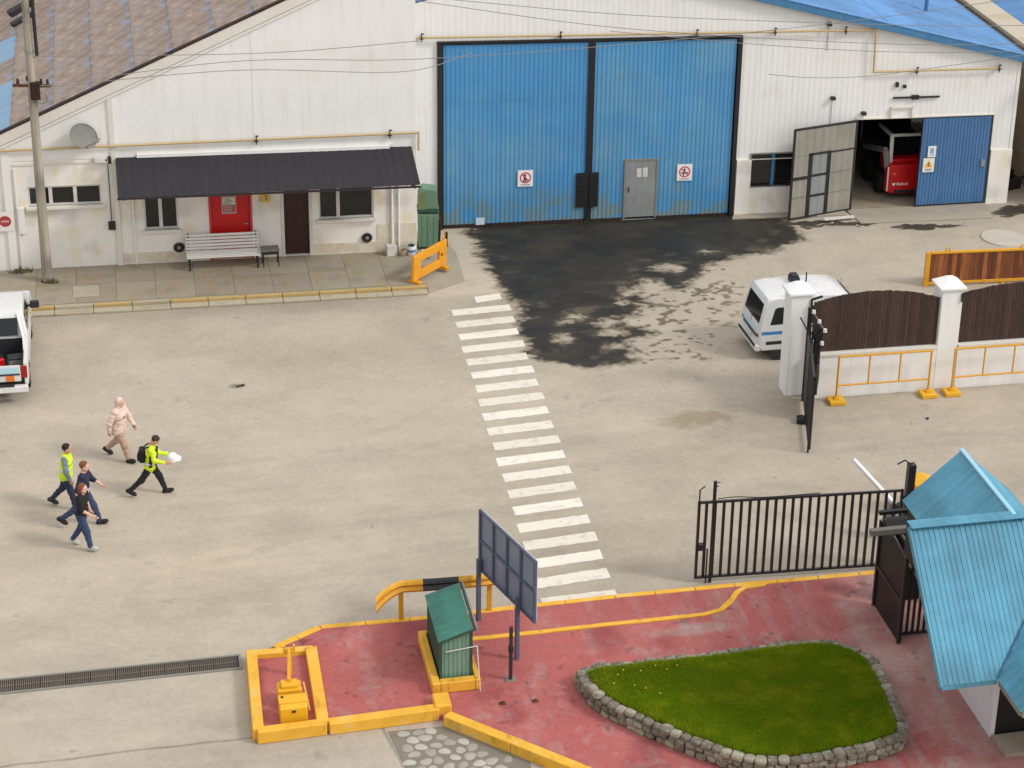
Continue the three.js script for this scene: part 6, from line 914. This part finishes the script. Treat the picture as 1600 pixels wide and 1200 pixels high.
const cloth = (r, g, b, k = 0.9) => mat(C(r, g, b), k, { map: rep(T_grain, 3) });
const hair = (q, m, long = 0) => q.wear('hair', [B(q.hm(0, 0.04, -0.018), q.hm(0, 0.035, -0.03), 0.094 * q.H), ...(long ? [B(q.hm(0, 0.0, -0.05), q.hm(0, -0.12 * long, -0.06), 0.075 * q.H, 0.06 * q.H), B(q.hm(0.06, 0.02, -0.01), q.hm(0.06, -0.1 * long, -0.02), 0.04 * q.H, 0.03 * q.H), B(q.hm(-0.06, 0.02, -0.01), q.hm(-0.06, -0.1 * long, -0.02), 0.04 * q.H, 0.03 * q.H)] : [])], m, 0.007, 0.02, q.hairCut((x, y, z) => Math.max(z - 0.035 - Math.max(0, y - 0.03) * 1.1, long ? -1 : -0.01 - y + (z < -0.03 ? -0.05 : 0))));
const vestTorso = (q, off) => [...q.torso(off), B(q.P(-0.07, 0.9, 0), q.P(0.07, 0.9, 0), (0.112 + off) * q.H)];
const lime = mat(C(206, 232, 40), 0.7), silver = mat(C(206, 208, 206), 0.4), blackCloth = cloth(30, 30, 34), navy = cloth(38, 42, 66), jeans = cloth(56, 70, 104), shoeM = cloth(38, 34, 34), beige = cloth(230, 204, 188), beige2 = cloth(186, 154, 134), beige3 = cloth(142, 112, 96), brownHair = cloth(62, 46, 38), redHair = cloth(130, 78, 48), darkHair = cloth(40, 32, 30);
makePerson({ label: 'person in a pale beige hooded coverall walking behind the others', x: -14.83, z: 14.33, turn: 1.05, h: 1.76, f: 0.4, b: -0.3, bk: 0.5, lead: -1, aL: [0.3, 0.25, 0.05], aR: [-0.35, 0.2, 0.06], skin: 0, dress: (q) => {
  q.wear('jacket', [...q.torso(0.034), ...q.arms(0.024, 0.95), q.B(q.P(-0.07, 0.84, 0), q.P(0.07, 0.84, 0), 0.142 * q.H)], beige);
  q.wear('hood', [q.B(q.hm(0, 0.035, -0.02), q.hm(0, 0.0, -0.03), 0.104 * q.H), q.B(q.hm(0, -0.06, -0.03), q.hm(0, -0.13, -0.02), 0.09 * q.H, 0.1 * q.H)], beige, 0.01, 0.03, q.hairCut((x, y, z) => Math.max(z - 0.055, -(0.07 - Math.hypot(x, (y + 0.01) * 0.8)) * 0 )));
  q.wear('trousers', [q.B(q.P(-0.06, 0.93, 0), q.P(0.06, 0.93, 0), 0.12 * q.H), ...q.legs(0.026, 0.9)], beige2); q.wear('gloves', [q.B(q.aL.wr, add3(q.aL.wr, [q.aL.dir.x * 0.03, q.aL.dir.y * 0.03, q.aL.dir.z * 0.03]), 0.04 * q.H), q.B(q.aR.wr, add3(q.aR.wr, [q.aR.dir.x * 0.03, q.aR.dir.y * 0.03, q.aR.dir.z * 0.03]), 0.04 * q.H)], beige3, 0.009); q.wear('shoulder_strap', [q.B(q.P(0.15, 1.44, 0.02), q.P(0.0, 1.22, 0.15), 0.02 * q.H), q.B(q.P(0.0, 1.22, 0.15), q.P(-0.16, 1.0, 0.06), 0.02 * q.H)], beige3, 0.009, 0.01); q.wear('shoes', q.shoes(0.014), shoeM, 0.012, 0.02); } });
const p2 = makePerson({ label: 'person in yellow high visibility vest and black trousers carrying a white helmet', x: -14.16, z: 16.33, turn: 1.45, h: 1.66, f: 0.46, b: -0.52, bk: 0.3, bt: -0.5, lead: 1, aL: [0.4, 0.95, 0.0], aR: [0.25, 1.15, -0.02], bow: 1.2, lean: 0.12, skin: 1, dress: (q) => {
  q.wear('jacket', [...q.torso(0.012), ...q.arms(0.016, 0.9)], lime); q.wear('trousers', [q.B(q.P(-0.06, 0.93, 0), q.P(0.06, 0.93, 0), 0.115 * q.H), ...q.legs(0.021, 1)], blackCloth);
  const v = q.wear('vest', vestTorso(q, 0.026), lime); q.wear('black_panel', [q.B(q.P(-0.075, 1.36, 0.11), q.P(-0.075, 0.93, 0.12), 0.045 * q.H), q.B(q.P(0.075, 1.36, 0.11), q.P(0.075, 0.93, 0.12), 0.045 * q.H), q.B(q.P(-0.2, 1.3, 0.03), q.P(-0.17, 0.95, 0.02), 0.05 * q.H)], blackCloth, 0.012);
  q.wear('reflective_band', [q.B(q.P(-0.09, 1.02, 0), q.P(0.09, 1.02, 0), 0.137 * q.H)], silver, 0.01, 0.03, (x, y, z) => Math.abs(y - 1.02 * q.H) - 0.022); hair(q, brownHair); q.wear('shoes', q.shoes(0.012), shoeM, 0.012, 0.02); } });
{ const { t, low, J, aL, aR } = p2; // helmet in the hands, bag on the back
  const place = (o, l) => { t.updateMatrixWorld(true); o.position.copy(V3(l).add(new THREE.Vector3(0, -low, 0)).applyMatrix4(t.matrixWorld)); };
  const h = thing('helmet', 'white safety helmet held in front by the walker in yellow vest', 'helmet', [0, 0, 0], 1.45); place(h, [(aL.wr[0] + aR.wr[0]) / 2, (aL.wr[1] + aR.wr[1]) / 2 + 0.0, (aL.wr[2] + aR.wr[2]) / 2 + 0.14]);
  const m = mat(C(238, 238, 236), 0.3); const sh = mk('shell', [new THREE.SphereGeometry(0.13, 22, 14, 0, 6.2832, 0, Math.PI * 0.56).scale(0.95, 1.22, 1.08)], m, h); mk('brim', [new THREE.TorusGeometry(0.132, 0.01, 6, 26).rotateX(Math.PI / 2).scale(0.95, 1, 1.08), new THREE.CylinderGeometry(0.1, 0.11, 0.012, 16).scale(0.9, 1, 0.7).translate(0, 0.002, 0.13)], m, h); mk('crest', new THREE.TorusGeometry(0.131, 0.01, 6, 16, Math.PI).rotateY(Math.PI / 2).scale(1, 1.22, 1.08), m, h); h.rotation.x = 0.35;
  const b = thing('backpack', 'small dark bag on the back of the walker in yellow vest', 'backpack', [0, 0, 0], 1.45); place(b, add3(J.chest, [0, -0.08, -0.22])); mk('bag', [bx(0.26, 0.36, 0.14, 0, -0.16, 0, 0.05)], blackCloth, b); mk('pocket', [bx(0.2, 0.18, 0.06, 0, -0.12, -0.08, 0.025)], blackCloth, b); for (const x of [-0.09, 0.09]) mk('strap', [tube([[x, 0.18, 0.04], [x, 0.26, 0.14], [x, 0.2, 0.3]], 0.018, 10, 6)], blackCloth, b); }
makePerson({ label: 'person in lime vest over grey sleeves, farthest left of the walking group', x: -16.06, z: 16.62, turn: 1.4, h: 1.72, f: 0.26, b: -0.28, lead: -1, aL: [-0.15, 0.15, 0.03], aR: [0.12, 0.2, 0.04], skin: 1, look: 0.1, dress: (q) => {
  q.wear('shirt', [...q.torso(0.01), ...q.arms(0.014, 0.95)], cloth(126, 142, 150)); q.wear('trousers', [q.B(q.P(-0.06, 0.93, 0), q.P(0.06, 0.93, 0), 0.115 * q.H), ...q.legs(0.021, 1)], cloth(48, 54, 78));
  q.wear('vest', vestTorso(q, 0.028), lime); q.wear('vest_band', [q.B(q.P(-0.09, 1.08, 0.0), q.P(0.09, 1.08, 0.0), 0.137 * q.H)], silver, 0.01, 0.03, (x, y, z) => Math.abs(y - 1.08 * q.H) - 0.028); hair(q, darkHair); q.wear('beard', [q.B(q.hm(0, -0.06, 0.05), q.hm(0, -0.085, 0.05), 0.035 * q.H)], darkHair, 0.006); q.wear('shoes', q.shoes(0.012), cloth(60, 58, 60), 0.012, 0.02); } });
makePerson({ label: 'person in navy top with pale scarf at the waist, middle of the walkers', x: -15.68, z: 17.58, turn: 1.35, h: 1.76, f: 0.42, b: -0.42, bk: 0.55, lead: 1, aL: [0.45, 0.5, 0.02], aR: [-0.3, 0.3, 0.04], skin: 2, dress: (q) => {
  q.wear('top', [...q.torso(0.014), ...q.arms(0.018, 0.25), q.B(q.P(-0.07, 0.9, 0), q.P(0.07, 0.9, 0), 0.12 * q.H)], navy); q.wear('trousers', [q.B(q.P(-0.06, 0.93, 0), q.P(0.06, 0.93, 0), 0.112 * q.H), ...q.legs(0.021, 1)], cloth(58, 66, 100));
  q.wear('waist_scarf', [q.B(q.P(-0.1, 1.02, 0.08), q.P(0.1, 1.06, 0.08), 0.075 * q.H), q.B(q.P(0.12, 1.04, 0.02), q.P(0.13, 0.86, 0.05), 0.05 * q.H)], cloth(176, 172, 190), 0.012); hair(q, redHair); q.wear('shoes', q.shoes(0.014), shoeM, 0.012, 0.02); } });
makePerson({ label: 'person with auburn hair, black shirt and blue jeans, nearest of the walkers', x: -15.72, z: 18.62, turn: 1.15, h: 1.68, f: 0.3, b: -0.22, bk: 0.35, lead: -1, aL: [-0.1, 0.5, 0.06], aR: [0.35, 0.75, 0.0], skin: 2, slim: 0.95, dress: (q) => {
  q.wear('shirt', [...q.torso(0.014), ...q.arms(0.02, 0), q.B(q.P(-0.065, 0.93, 0), q.P(0.065, 0.93, 0), 0.118 * q.H)], cloth(26, 25, 28)); q.wear('trousers', [q.B(q.P(-0.06, 0.93, 0), q.P(0.06, 0.93, 0), 0.11 * q.H), ...q.legs(0.022, 1)], jeans);
  hair(q, redHair, 1); q.wear('shoes', q.shoes(0.012), cloth(196, 194, 190), 0.012, 0.02); } });

renderer.render(scene, camera);
